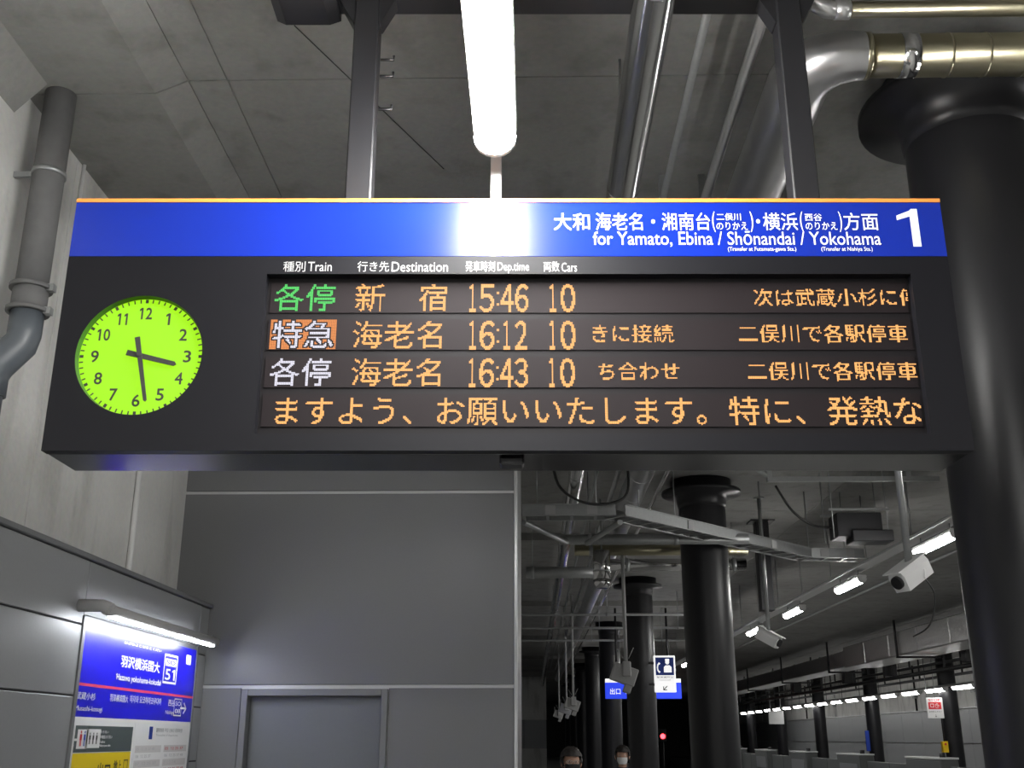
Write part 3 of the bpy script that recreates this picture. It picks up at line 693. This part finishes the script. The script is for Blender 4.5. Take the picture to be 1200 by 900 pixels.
c = empty('drop_post', (3.88, 18, 0), 0, 'dark square post hanging from the ceiling between the second column and the lamps', 'post')
MB().box(-.11, .11, -.11, .11, 3.7, CEIL - .02, .01).build('post_body', M['black'], c); MB().box(-.2, .2, -.2, .2, CEIL - .02, CEIL).build('top_plate', M['black'], c)

# ---------------------------------------------------------------- security cameras
def cctv(x, y, z, lab, yaw_):
    c = empty('security_camera', (x, y, z), 0, lab, 'camera', 'security cameras on poles')
    MB().tube([(0, 0, .05), (0, 0, CEIL - z)], .03, 14).build('pole', M['galv'], c)
    MB().tube([(0, 0, CEIL - z - .02), (0, 0, CEIL - z)], .08, 16).build('pole_flange', M['galv'], c)
    T = Matrix.Rotation(yaw_, 4, 'Z') @ Matrix.Rotation(math.radians(30), 4, 'X')
    vs = MB(); pr = [(-.075, -.10), (.075, -.10), (.085, .02), (.06, .075), (-.06, .075), (-.085, .02)]
    vs.prism(pr, 'y', -.17, .17); vs.v = [tuple(T @ Vector(v)) for v in vs.v]; vs.build('camera_housing', M['white'], c)
    q = MB().tube([(0, -.20, -.01), (0, -.17, -.01)], .055, 16); q.v = [tuple(T @ Vector(v)) for v in q.v]; q.build('lens', M['black'], c)
    q = MB().box(-.09, .09, -.21, .19, .075, .085); q.v = [tuple(T @ Vector(v)) for v in q.v]; q.build('sun_shield', M['white'], c)
    q = MB().box(.0, .12, -.04, .06, -.06, .03, .01); q.build('mount_head', M['white'], c)
cctv(3.15, 9.0, 3.02, 'white security camera on the nearer pole, in front of the lamp row', math.radians(-62))
cctv(3.47, 16.1, 3.12, 'white security camera on the farther pole, by the fourth lamp', math.radians(55))

# ---------------------------------------------------------------- grey boxes hanging on poles
def cluster(x, y, z, lab, top=None):
    c = empty('hanging_speaker_box', (x, y, z), 0, lab, 'speaker box', 'pale grey boxes on ceiling poles')
    MB().tube([(0, 0, .12), (0, 0, (top or CEIL) - z)], .028, 12).build('pole', M['plastic'], c)
    T = Matrix.Rotation(math.radians(20), 4, 'Y')
    MB().box(-.20, .17, .0, .26, -.16, .10, .012, T=T).build('main_box', M['plastic'], c)
    MB().box(-.06, .07, -.07, .0, -.06, .16, .015).build('bracket', M['plastic'], c)
    MB().box(.04, .15, .02, .2, -.27, -.15, .01, T=T).build('lower_box', M['plastic'], c)
    MB().tube([(-.17, .1, .08), (-.17, .1, .26)], .012, 8).build('side_rod', M['plastic'], c)
    MB().tube([(.04, 0, .2), (.12, 0, .36)], .006, 6).build('antenna', M['plastic'], c)
    MB().tube([(-.04, 0, .2), (-.12, 0, .34)], .006, 6).build('antenna', M['plastic'], c)
for x, y, z, lab in ((1.385, 16.4, 2.63, 'nearest grey box hanging tilted on a pole, before the blue sign'), (1.0, 27.7, 2.53, 'second grey box on a pole, beside the fifth column'), (1.0, 33.4, 2.56, 'third grey box on a pole farther ahead'), (1.0, 43, 2.6, 'farthest small grey box on a pole')):
    cluster(x, y, z, lab, 4.37 if y < 20 else None)

# ---------------------------------------------------------------- station name sign on the panelling
SX = PANX + .006
sg = empty('station_name_sign', (0, 0, 0), 0, 'blue and white station name board in the grey panelling under a lamp', 'sign')
SY0, SY1, SZ1 = 6.11, 8.20, 2.33
def wp(zx, zy):                                   # point of the sign plane seen at a place of the photograph
    d = world_sight(60 + zx / 4.5, 700 + zy / 4.5); k = SX / d.x; return d.y * k, EYE + d.z * k
MB().box(PANX - .03, SX - .002, SY0 - .03, SY1 + .03, 1.0, SZ1 + .03).build('sign_frame', M['frame'], sg)
for y0, y1, z0, z1 in ((SY0 - .04, SY0, 1.0, SZ1 + .03), (SY1, SY1 + .04, 1.0, SZ1 + .03)): MB().box(PANX - .03, SX + .004, y0, y1, z0, z1, .002).build('frame_edge', M['frame'], sg)
BZ0 = 1.815
sb = MB().box(SX - .002, SX, SY0, SY1, BZ0, SZ1).build('name_panel', M['sign_blue'], sg)
sw = MB().box(SX - .002, SX, SY0, SY1, 1.02, BZ0).build('notice_panel', M['sign_white'], sg)
def rect(a, b_, mat, parent, d=.0015, name='print'):
    (y0, z1), (y1, z0) = wp(*a), wp(*b_)
    return MB().add([(SX + d, y0, z0), (SX + d, y1, z0), (SX + d, y1, z1), (SX + d, y0, z1)], [(0, 1, 2, 3)]).build(name, mat, parent)
def rect_yz(y0, y1, z0, z1, mat, parent, d=.0015, name='print'):
    return MB().add([(SX + d, y0, z0), (SX + d, y1, z0), (SX + d, y1, z1), (SX + d, y0, z1)], [(0, 1, 2, 3)]).build(name, mat, parent)
def outline(y0, y1, z0, z1, t, mat, parent, d=.002):
    mb = MB()
    for a in ((y0, y1, z1 - t, z1), (y0, y1, z0, z0 + t), (y0, y0 + t, z0, z1), (y1 - t, y1, z0, z1)):
        mb.add([(SX + d, a[0], a[2]), (SX + d, a[1], a[2]), (SX + d, a[1], a[3]), (SX + d, a[0], a[3])], [(0, 1, 2, 3)])
    return mb.build('print_outline', mat, parent)
def words(s, a, b_, mat, parent, wt=.01, d=.0022):
    (y0, z1), (y1, z0) = wp(*a), wp(*b_)
    return letters(s, lambda p, q: (SX + d, y0 + (y1 - y0) * p, z0 + (z1 - z0) * q), mat, parent, wt)
SW = M['sign_white']
words('はざわよこはまこくだい', (386, 230), (580, 290), SW, sb, .06)
words('羽沢横浜国大', (370, 302), (568, 402), SW, sb, .05)
words('Hazawa yokohama-kokudai', (342, 400), (574, 476), SW, sb, .04)
(y0, z1), (y1, z0) = wp(600, 295), wp(655, 462)
outline(y0, y1, z0, z1, .014, SW, sb); (_, zm) = wp(627, 372)
rect_yz(y0 + .03, y1 - .03, zm + .01, z1 - .03, SW, sb); 
letters('SO', lambda p, q: (SX + .0025, y0 + .05 + (y1 - y0 - .1) * p, zm + .02 + (z1 - zm - .06) * q), M['sign_blue'], sb, .02)
letters('51', lambda p, q: (SX + .0025, y0 + .04 + (y1 - y0 - .08) * p, z0 + .025 + (zm - z0 - .035) * q), SW, sb, .02)
rect((714, 302), (734, 358), SW, sb)
zr = wp(118, 458)[1]; zr = (zr + wp(713, 520)[1]) / 2
rect_yz(SY0, SY1, zr - .008, zr + .008, M['sign_red'], sb, name='red_line')
words('武蔵小杉', (135, 496), (228, 545), SW, sb, .015); words('Musashi-kosugi', (123, 568), (265, 612), SW, sb, .01)
words('羽泽横滨国大', (310, 508), (402, 556), SW, sb, .015); words('하자와 요코하마코쿠다이', (415, 515), (575, 570), SW, sb, .015)
words('西谷', (618, 538), (649, 576), SW, sb, .02); words('Nishiya', (602, 595), (645, 624), SW, sb, .01)
(y0, z1), (y1, z0) = wp(650, 532), wp(681, 628); outline(y0, y1, z0, z1, .009, SW, sb); zm = (z0 + z1) / 2
letters('SO', lambda p, q: (SX + .0025, y0 + .025 + (y1 - y0 - .05) * p, zm + .01 + (z1 - zm - .03) * q), SW, sb, .01)
letters('08', lambda p, q: (SX + .0025, y0 + .025 + (y1 - y0 - .05) * p, z0 + .02 + (zm - z0 - .03) * q), SW, sb, .01)
words('→', (682, 552), (708, 618), SW, sb, .03)
# notices
(y0, z1) = wp(92, 674); (y1, z0) = wp(418, 810); GZ0 = z0; y0 = max(y0, SY0 + .03)
g1 = rect_yz(y0, y1, z0, z1, M['sign_grey'], sw, name='exit_notice')
words('←', (99, 712), (137, 790), SW, g1, .03, .003)
for a, b_ in (((140, 696), (184, 798)), ((188, 694), (250, 794))): rect(a, b_, SW, g1, .0025)
def person_mark(yc, z0, h, mat, par):
    mb = MB(); n_ = 10; r = h * .1
    mb.add([(SX + .0032, yc + r * math.cos(2 * math.pi * i / n_), z0 + h * .88 + r * math.sin(2 * math.pi * i / n_)) for i in range(n_)], [tuple(range(n_))])
    for a in ((-.17, .17, .38, .75), (-.13, -.02, 0, .38), (.02, .13, 0, .38)):
        mb.add([(SX + .0032, yc + a[0] * h, z0 + a[2] * h), (SX + .0032, yc + a[1] * h, z0 + a[2] * h), (SX + .0032, yc + a[1] * h, z0 + a[3] * h), (SX + .0032, yc + a[0] * h, z0 + a[3] * h)], [(0, 1, 2, 3)])
    mb.build('pictogram', mat, par)
ya = wp(152, 750)[0]; yb = wp(172, 750)[0]; zc = wp(162, 775)[1]
person_mark(ya, zc - .01, .085, M['ink_red'], g1); person_mark(yb, zc - .01, .085, M['ink_blue'], g1)
for k in range(3): person_mark(wp(200 + 18 * k, 750)[0], zc, .065, M['ink'], g1)
words('お手洗い', (258, 702), (300, 718), SW, g1, .01, .003); words('多機能お手洗い', (256, 727), (318, 745), SW, g1, .01, .003)
words('Toilets', (252, 755), (280, 768), SW, g1, .005, .003); words('Multipurpose toilet', (250, 776), (308, 790), SW, g1, .005, .003)
(y0, _), (y1, _) = wp(92, 674), wp(418, 810); y0 = max(y0, SY0 + .03)
g2 = rect_yz(y0, y1, GZ0 - .36, GZ0 - .005, M['sign_yellow'], sw, name='yellow_notice')
for s, ya_, za, yb_, zb_ in (('←', .08, .10, .36, .24), ('出口', .42, .06, .64, .18), ('Exit', .42, .20, .60, .26), ('地上', .70, .05, .84, .12), ('Ground', .70, .14, .86, .18)):
    letters(s, lambda p, q: (SX + .003, y0 + (ya_ + (yb_ - ya_) * p) * (y1 - y0), GZ0 - zb_ + (zb_ - za) * q), M['ink'], g2, .01)
outline(y0 + (y1 - y0) * .88, y0 + (y1 - y0) * .96, GZ0 - .24, GZ0 - .05, .006, M['ink'], g2, .003)
# timetable sheet
ty0, ty1 = wp(440, 700)[0], SY1 - .03; tz1 = BZ0 - .02
tt = MB().box(SX - .001, SX + .002, ty0, ty1, 1.03, tz1).build('timetable_sheet', M['sign_white'], sw)
W_ = ty1 - ty0
MB().add([(SX + .003, ty0 + W_ * a, tz1 - b_) for a, b_ in ((.24, .10), (.30, .10), (.30, .02), (.24, .02))], [(0, 1, 2, 3)]).build('print', M['ink_blue'], tt)
letters('駅時刻表 平日 土休日 発車時刻', lambda p, q: (SX + .003, ty0 + W_ * (.36 + .5 * p), tz1 - .055 + .028 * q), M['ink_grey'], tt, .005)
letters('Timetable of departures', lambda p, q: (SX + .003, ty0 + W_ * (.36 + .42 * p), tz1 - .085 + .02 * q), M['ink_grey'], tt, .0)
for k in range(14):
    z_ = tz1 - .16 - k * .045
    for a, b_ in ((.03, .48), (.53, .98)):
        if k % 2 == 0: MB().add([(SX + .0028, ty0 + W_ * a, z_ - .022), (SX + .0028, ty0 + W_ * b_, z_ - .022), (SX + .0028, ty0 + W_ * b_, z_ + .022), (SX + .0028, ty0 + W_ * a, z_ + .022)], [(0, 1, 2, 3)]).build('print_band', M['pale_band'], tt)
    for a in (.05, .55):
        w0 = random.uniform(.2, .4)
        letters('%02d  ' % (5 + k) + '12 25 37 48 59'[:random.choice((8, 11, 14))], lambda p, q: (SX + .0034, ty0 + W_ * (a + w0 * p), z_ - .008 + .018 * q), M['ink_red'] if a > .5 and k % 3 == 0 else M['ink_grey'], tt, 0)
# lamp over the sign
sl = empty('sign_lamp', (0, 0, 0), 0, 'slim white tube lamp on a grey bracket above the station name board', 'lamp')
ly, lz, lx = 6.02, 2.385, PANX + .155
MB().tube([(lx, ly - .02, lz), (lx, 8.16, lz)], .032, 20).build('lamp_body', M['plastic'], sl)
MB().box(lx - .016, lx + .016, ly + .05, 8.08, lz - .040, lz - .026, .003).build('diffuser', M['lamp_sign'], sl)
MB().tube([(PANX, ly - .02, lz + .02), (lx - .02, ly - .02, lz + .02), (lx + .03, ly - .02, lz)], .035, 14).build('bracket', M['plastic'], sl)
MB().tube([(PANX, 8.12, lz + .02), (lx - .02, 8.12, lz + .02)], .025, 14).build('bracket', M['plastic'], sl)

# door leaf with handle (below the picture)
lf = box('door_leaf', M['door'], dr, DX0 + .05, DX1 - .05, FARY + .09, FARY + .13, 0.01, DTOP - .05, .003)
MB().tube([(DX1 - .12, FARY + .045, 1.0), (DX1 - .12, FARY - .005, 1.0), (DX1 - .24, FARY - .005, 1.0)], .011, 10).build('door_handle', M['silver'], lf)

# ---------------------------------------------------------------- small signs ahead
def facing(name, lab, cat, x, y, z0, z1, w_, th, mat, **k):
    c = empty(name, (x, y, 0), 0, lab, cat); MB().box(-w_ / 2, w_ / 2, 0, th, z0, z1, .01).build('sign_body', mat, c); return c
c = facing('telephone_sign', 'white sign with blue telephone and staff symbol on the third column', 'sign', 2.90, 24.3, 2.66, 3.44, .47, .08, M['glowing_white'])
MB().box(-.2, .2, -.004, 0, 3.02, 3.40).build('blue_field', M['ink_blue'], c)
mb = MB()
hd = [(.06 + .045 * math.cos(a), -.006, 3.30 + .05 * math.sin(a)) for a in [2 * math.pi * i / 14 for i in range(14)]]
mb.add(hd, [tuple(range(14))]); mb.add([(-.02, -.006, 3.08), (.15, -.006, 3.08), (.15, -.006, 3.19), (.11, -.006, 3.23), (.02, -.006, 3.23), (-.02, -.006, 3.19)], [tuple(range(6))])
mb.add([(.01, -.006, 3.335), (.11, -.006, 3.335), (.10, -.006, 3.37), (.02, -.006, 3.37)], [(0, 1, 2, 3)])
mb.build('staff_symbol', M['glowing_white'], c)
MB().tube([(-.11, -.006, 3.28), (-.15, -.006, 3.24), (-.16, -.006, 3.18), (-.15, -.006, 3.12), (-.11, -.006, 3.08)], [.022, .014, .012, .014, .022], 8).build('receiver_symbol', M['glowing_white'], c)
letters('駅係員呼出', lambda p, q: (-.18 + .36 * p, -.004, 2.955 + .045 * q), M['ink'], c, .01)
letters('Call for staff', lambda p, q: (-.12 + .24 * p, -.004, 2.905 + .03 * q), M['ink'], c, .0)
letters('↙', lambda p, q: (-.05 + .10 * p, -.004, 2.70 + .10 * q), M['ink'], c, .02)
for z_ in (2.8, 3.25): MB().box(-.36, -.235, .0, .06, z_, z_ + .05).build('wall_arm', M['black'], c)
c = facing('hanging_sign', 'small glowing blue sign with white letters partly behind the third column', 'sign', 2.98, 30, 2.72, 3.14, 2.05, .12, M['backlit_blue'])
MB().box(-1.02, 1.02, -.01, .12, 3.14, 3.24).build('top_reflection_strip', M['glowing_white'], c)  # lamp reflection along the sign's top edge, made as a glowing strip
letters('出口 →', lambda p, q: (-.9 + .48 * p, -.004, 2.83 + .16 * q), M['glowing_white'], c, .02)
for x in (-.7, .7): MB().tube([(x, .06, 3.24), (x, .06, CEIL)], .03, 8).build('hanger_post', M['black'], c)
c = facing('warning_sign', 'white notice with red pictogram hung below the opposite lamps', 'sign', 15.3, 42.7, 2.43, 3.18, .62, .04, M['sign_white'])
MB().box(-.24, .24, -.004, 0, 2.76, 3.02).build('red_field', M['ink_red'], c)
letters('STOP', lambda p, q: (-.22 + .44 * p, -.005, 3.05 + .09 * q), M['ink_red'], c, .02)
letters('□✋', lambda p, q: (-.17 + .34 * p, -.006, 2.80 + .18 * q), M['sign_white'], c, .02)
letters('非常停止ボタン', lambda p, q: (-.24 + .48 * p, -.005, 2.64 + .06 * q), M['ink'], c, .0)
letters('↓', lambda p, q: (-.04 + .08 * p, -.005, 2.47 + .10 * q), M['ink'], c, .02)
for x in (-.27, .05): MB().tube([(x, .02, 3.18), (x, .02, CEIL)], .012, 6).build('hanger_rod', M['galv'], c)
c = empty('emergency_button_box', (15.56, 42.9, 0), 0, 'small yellow box on the opposite column below the notice', 'box')
MB().box(-.1, .1, -.12, .1, 1.2, 1.6, .01).build('box_body', M['yellow'], c); MB().tube([(0, 0, 1.6), (0, 0, 3.2)], .02, 8).build('conduit', M['black'], c)
MB().tube([(0, -.14, 1.5), (0, -.12, 1.5)], .04, 12).build('button', M['ink_red'], c)
c = empty('blue_strip_sign', (15.55, 52.6, 0), 0, 'thin blue upright strip on the opposite dark column', 'sign')
MB().box(-.09, .09, -.04, .04, 1.15, 2.05, .01).build('strip', M['ink_blue'], c)
c = empty('hanging_board', (14.3, 66, 0), 0, 'blank pale board hanging below the farthest opposite lamps', 'board')
MB().box(-.45, .45, 0, .15, 2.5, 3.25, .02).build('board_body', M['white'], c)
for x in (-.3, .3): MB().tube([(x, .07, 3.25), (x, .07, CEIL)], .02, 6).build('hanger_rod', M['galv'], c)
for x, y, z, zt, lab in ((8.05, 70, 1.83, None, 'glowing red signal lamp in the dark beyond the third column'), (5.0, 50.5, 4.6, CEIL, 'dim red lamp under the ceiling above the telephone sign')):
    c = empty('signal_lamp', (x, y, z), 0, lab, 'signal')
    MB().box(-.22, .22, 0, .2, -.3, .45, .03).build('signal_head', M['black'], c)
    MB().tube([(0, -.03, 0), (0, 0, 0)], .15 if zt is None else .07, 16).build('red_lens', M['red_light'], c)
    MB().tube([(0, -.18, 0), (0, 0, 0)], .19, 16, False).build('hood', M['black'], c)
    if zt: MB().tube([(0, .1, .45), (0, .1, zt - z)], .03, 8).build('pole', M['black'], c)
    else: MB().tube([(0, .1, -2.93), (0, .1, -.3)], .06, 8).build('pole', M['black'], c)

# ---------------------------------------------------------------- platform gates and the far side
gg = 'platform gates along our edge'
ORDG = ['nearest', 'second', 'third', 'fourth', 'fifth', 'sixth', 'seventh', 'eighth']
for k in range(8):
    y = 9.6 + 4.6 * k
    c = empty('platform_gate', (6.9, y, 0), 0, 'dark waist-high platform gate section along the track edge, %s of the row' % ORDG[k], 'platform gate', gg)
    MB().box(-.18, .12, 0, 1.75, 0, 1.37, .02).build('gate_housing', M['gate'], c)
    MB().box(-.19, .13, 0, 1.75, 1.37, 1.40, .004).build('housing_cap', M['gate_top'], c)
    MB().box(-.04, .02, 1.75, 3.15, .05, 1.26, .01).build('sliding_door', M['gate'], c); MB().box(-.04, .02, 3.17, 4.6, .05, 1.26, .01).build('sliding_door', M['gate'], c)
    MB().box(-.20, -.18, .2, 1.5, .9, 1.2).build('front_label', M['frame'], c)
    MB().tube([(-.03, .3, 1.40), (-.03, .3, 1.47)], .05, 10).build('sensor_cap', M['black'], c)
fd = empty('rectangular_duct', (0, 0, 0), 0, 'big foil-wrapped rectangular duct hanging over the tracks', 'duct')
for i in range(12):
    MB().box(11.3, 12.5, 9 + i * 2.6, 9 + i * 2.6 + 2.58, 4.13, 4.85, .03).build('duct_section', M['foil'], fd)
MB().box(11.4, 12.4, 40.3, 80, 4.2, 4.75, .03).build('duct_section', M['duct_dull'], fd)
for i in range(8):
    MB().box(11.2, 11.26, 10 + i * 8, 10.06 + i * 8, 4.05, CEIL).build('hanger', M['black'], fd); MB().box(12.55, 12.61, 10 + i * 8, 10.06 + i * 8, 4.05, CEIL).build('hanger', M['black'], fd); MB().box(11.2, 12.6, 10 + i * 8, 10.06 + i * 8, 4.05, 4.11).build('cross_bar', M['black'], fd)
for k, (x, z, r, lab) in enumerate(((13.0, 3.77, .07, 'dark pipe run below the foil duct over the far track'), (13.6, 4.1, .05, 'thin dark pipe beyond the foil duct'), (17.4, 4.2, .06, 'dark pipe under the ceiling of the opposite platform'))):
    c = empty('far_pipe', (x, 0, z), 0, lab, 'pipe'); MB().tube([(0, 8, 0), (0, 90, 0)], r, 8).build('pipe_run', M['black'], c)
    for i in range(16): MB().box(-.03, .03, 10 + i * 5, 10.06 + i * 5, r * .8, CEIL - z).build('hanger', M['black'], c)
for x, y, z, lab in ((13.0, 33, 3.95, 'small dark speaker box on the far pipe, nearest'), (13.0, 40.5, 3.95, 'small dark speaker box on the far pipe, second'), (13.0, 46, 3.95, 'small dark speaker box on the far pipe, third'), (13.0, 55, 3.95, 'small dark speaker box on the far pipe, fourth')):
    c = empty('small_speaker', (x, y, z), 0, lab, 'speaker', 'dark boxes on the far pipe')
    MB().box(-.2, .2, -.3, .1, -.1, .42, .02).build('speaker_body', M['black'], c); MB().box(-.16, .16, -.31, -.3, -.05, .3).build('grille', M['cable'], c)
# upper fittings on the opposite wall
for i in range(10):
    y = 26 + i * 7.5
    c = empty('wall_conduit', (19.15, y, 0), 0, 'upright conduit with junction box above the opposite grey panels, %s of the row' % ORD[i], 'conduit', 'conduits above the opposite panels')
    MB().tube([(0, 0, 3.0), (0, 0, CEIL)], .05, 8).build('pipe_run', M['white'] if i % 3 == 0 else M['black'], c); MB().box(-.1, .05, -.2, .2, 3.6, 4.0, .02).build('junction_box', M['galv'], c)

# ---------------------------------------------------------------- two people far ahead
def skinned(name, chains, mat, parent, sub=2):
    """chains: lists of (x, y, z, r); the first vertex of the first chain is the root; equal points are shared"""
    vs = []; rs = []; es = []; key = {}
    for ch in chains:
        prev = None
        for x, y, z, r in ch:
            kk = (round(x, 4), round(y, 4), round(z, 4))
            if kk not in key: key[kk] = len(vs); vs.append((x, y, z)); rs.append(r)
            i = key[kk]
            if prev is not None and prev != i: es.append((prev, i))
            prev = i
    me = bpy.data.meshes.new(name); me.from_pydata(vs, es, []); o = bpy.data.objects.new(name, me); COL.objects.link(o)
    md = o.modifiers.new('skin', 'SKIN'); md.use_smooth_shade = True
    for i, sv in enumerate(me.skin_vertices[0].data):
        r = rs[i]; sv.radius = r if isinstance(r, tuple) else (r, r); sv.use_root = (i == 0)
    ms = o.modifiers.new('sub', 'SUBSURF'); ms.levels = sub; ms.render_levels = sub
    out = bpy.data.meshes.new_from_object(o.evaluated_get(bpy.context.evaluated_depsgraph_get()))
    bpy.data.objects.remove(o); out.materials.clear(); out.materials.append(mat)
    for p_ in out.polygons: p_.use_smooth = True
    out.name = name; r_ = bpy.data.objects.new(name, out); COL.objects.link(r_); r_.parent = parent; return r_
def person(x, y, h, rz, lab, coat, hair, mask, glasses):
    k = h / 1.7; P_ = empty('person', (x, y, 0), rz, lab, 'person')
    S = lambda *a: tuple(q * k for q in a)
    ch = [[S(0, 0, .93, .13), S(0, .0, 1.10, .125), S(0, .01, 1.28, .14), S(0, .01, 1.38, .10), S(0, 0, 1.44, .055), S(0, -.005, 1.50, .055), S(0, -.012, 1.555, .085), S(0, -.008, 1.62, .088), S(0, 0, 1.668, .055)]]
    for s_ in (-1, 1):
        ch.append([S(0, 0, .93, .13), S(s_ * .09, 0, .86, .09), S(s_ * .10, -.02 * s_, .48, .06), S(s_ * .10, .02 * s_, .09, .042), S(s_ * .10, -.13, .04, .035)])
        ch.append([S(0, .01, 1.28, .14), S(s_ * .12, .01, 1.36, .07), S(s_ * .185, .01, 1.34, .055), S(s_ * .22, .02, 1.08, .042), S(s_ * .235, -.03, .84, .028), S(s_ * .238, -.05, .77, .034)])
        for j, (dy, l) in enumerate(((-.030, .065), (-.010, .075), (.010, .07), (.028, .055))):
            ch.append([S(s_ * .238, -.05, .77, .034), S(s_ * .24, -.05 + dy, .735, .010), S(s_ * .236, -.053 + dy, .735 - l * .5, .009), S(s_ * .226, -.058 + dy, .735 - l, .007)])
        ch.append([S(s_ * .235, -.03, .84, .028), S(s_ * .232, -.07, .79, .012), S(s_ * .226, -.085, .755, .009)])
    body = skinned('body', ch, M['skin'], P_)
    hz = 1.60 * k
    for v in body.data.vertices:                   # nose, brow and chin drawn out of the face
        if v.co.z > 1.46 * k and v.co.y < -.04 * k:
            d_ = math.exp(-((v.co.x) / (.013 * k)) ** 2 - ((v.co.z - 1.575 * k) / (.018 * k)) ** 2); v.co.y -= .022 * k * d_
            d_ = math.exp(-((v.co.x) / (.03 * k)) ** 2 - ((v.co.z - 1.515 * k) / (.015 * k)) ** 2); v.co.y -= .01 * k * d_
    def ell(name, c, r, m, n_=12, cut=None):
        vs = []; fs = []
        for i in range(n_ + 1):
            for j in range(n_ * 2):
                t = math.pi * i / n_; a = math.pi * j / n_; vs.append((c[0] + r[0] * math.sin(t) * math.cos(a), c[1] + r[1] * math.sin(t) * math.sin(a), c[2] + r[2] * math.cos(t)))
        for i in range(n_):
            for j in range(n_ * 2):
                f = (i * n_ * 2 + j, (i + 1) * n_ * 2 + j, (i + 1) * n_ * 2 + (j + 1) % (n_ * 2), i * n_ * 2 + (j + 1) % (n_ * 2))
                if cut and not all(cut(Vector(vs[q])) for q in f): continue
                fs.append(f)
        return MB().add(vs, fs, True).build(name, m, P_)
    ell('hair', S(0, .008, 1.618), S(.098, .112, .104), hair, 16, lambda p_: p_.y > -.058 * k or p_.z > 1.636 * k)
    for v in P_.children[-1].data.vertices:        # tousled surface
        if .02 < abs(v.co.x) + abs(v.co.y): v.co += Vector((v.co.x, v.co.y, v.co.z - hz)).normalized() * random.uniform(-.003, .011) * k
    for s_ in (-1, 1):
        ell('ear', S(s_ * .088, .0, 1.575), S(.012, .022, .032), M['skin'], 8)
        ell('eye', S(s_ * .031, -.083, 1.592), S(.011, .007, .0055), M['white'], 8); ell('pupil', S(s_ * .031, -.089, 1.592), S(.0055, .004, .005), M['ink'], 6)
    mb = MB()                                      # face mask: curved sheet over nose and chin
    vs = [((.078 * k) * math.sin(a) * (.72 + .28 * min(1, t * 2.2)), -.012 * k - (.098 * k) * math.cos(a) * (1 + .10 * math.exp(-(t - .75) ** 2 * 9)), (1.488 + .085 * t) * k) for t in (0, .25, .5, .75, 1) for a in [math.radians(-62 + 124 * i / 16) for i in range(17)]]
    mb.add(vs, [(i * 17 + j, i * 17 + j + 1, (i + 1) * 17 + j + 1, (i + 1) * 17 + j) for i in range(4) for j in range(16)], True).build('face_mask', mask, P_)
    if glasses:
        g_ = MB()
        for s_ in (-1, 1):
            g_.tube([Vector(S(s_ * .033 + .024 * math.cos(a), -.102, 1.59 + .018 * math.sin(a))) for a in [2 * math.pi * i / 16 for i in range(17)]], .002, 6, False)
            g_.tube([Vector(S(s_ * .057, -.10, 1.592)), Vector(S(s_ * .09, -.0, 1.592))], .002, 6)
        g_.tube([Vector(S(-.01, -.103, 1.595)), Vector(S(.01, -.103, 1.595))], .002, 6); g_.build('glasses', M['silver'], P_)
    cc_ = [[S(0, 0, .72, .20), S(0, 0, .92, .185), S(0, 0, 1.10, .165), S(0, .01, 1.28, .155), S(0, .012, 1.375, .14), S(0, .008, 1.425, .098), S(0, .003, 1.465, .078)]]
    for s_ in (-1, 1): cc_.append([S(0, .01, 1.28, .155), S(s_ * .12, .01, 1.365, .092), S(s_ * .19, .01, 1.335, .074), S(s_ * .222, .02, 1.08, .06), S(s_ * .235, -.028, .85, .046)])
    skinned('coat', cc_, coat, P_)
    tc = [[S(0, 0, 1.0, .15), S(0, 0, .90, .165), S(0, 0, .84, .15)]]
    for s_ in (-1, 1): tc.append([S(0, 0, .84, .15), S(s_ * .10, 0, .76, .12), S(s_ * .10, -.02 * s_, .48, .085), S(s_ * .10, .02 * s_, .07, .072), S(s_ * .10, .0, .055, .068)])
    skinned('trousers', tc, M['cloth'], P_)
    for s_ in (-1, 1):
        MB().box(s_ * .10 * k - .05 * k, s_ * .10 * k + .05 * k, -.19 * k, .09 * k, 0, .085 * k, .03 * k).build('shoe', M['shoe'], P_)
person(.33, 9.9, 1.62 * 1.7 / 1.71, math.radians(8), 'older person with greying hair, glasses and dark mask, facing this way', M['coat_a'], M['hair_brown'], M['mask_b'], True)
person(1.10, 14.0, 1.60, math.radians(-6), 'dark-haired person wearing a white face mask, farther ahead', M['coat_b'], M['hair_dark'], M['mask_w'], False)
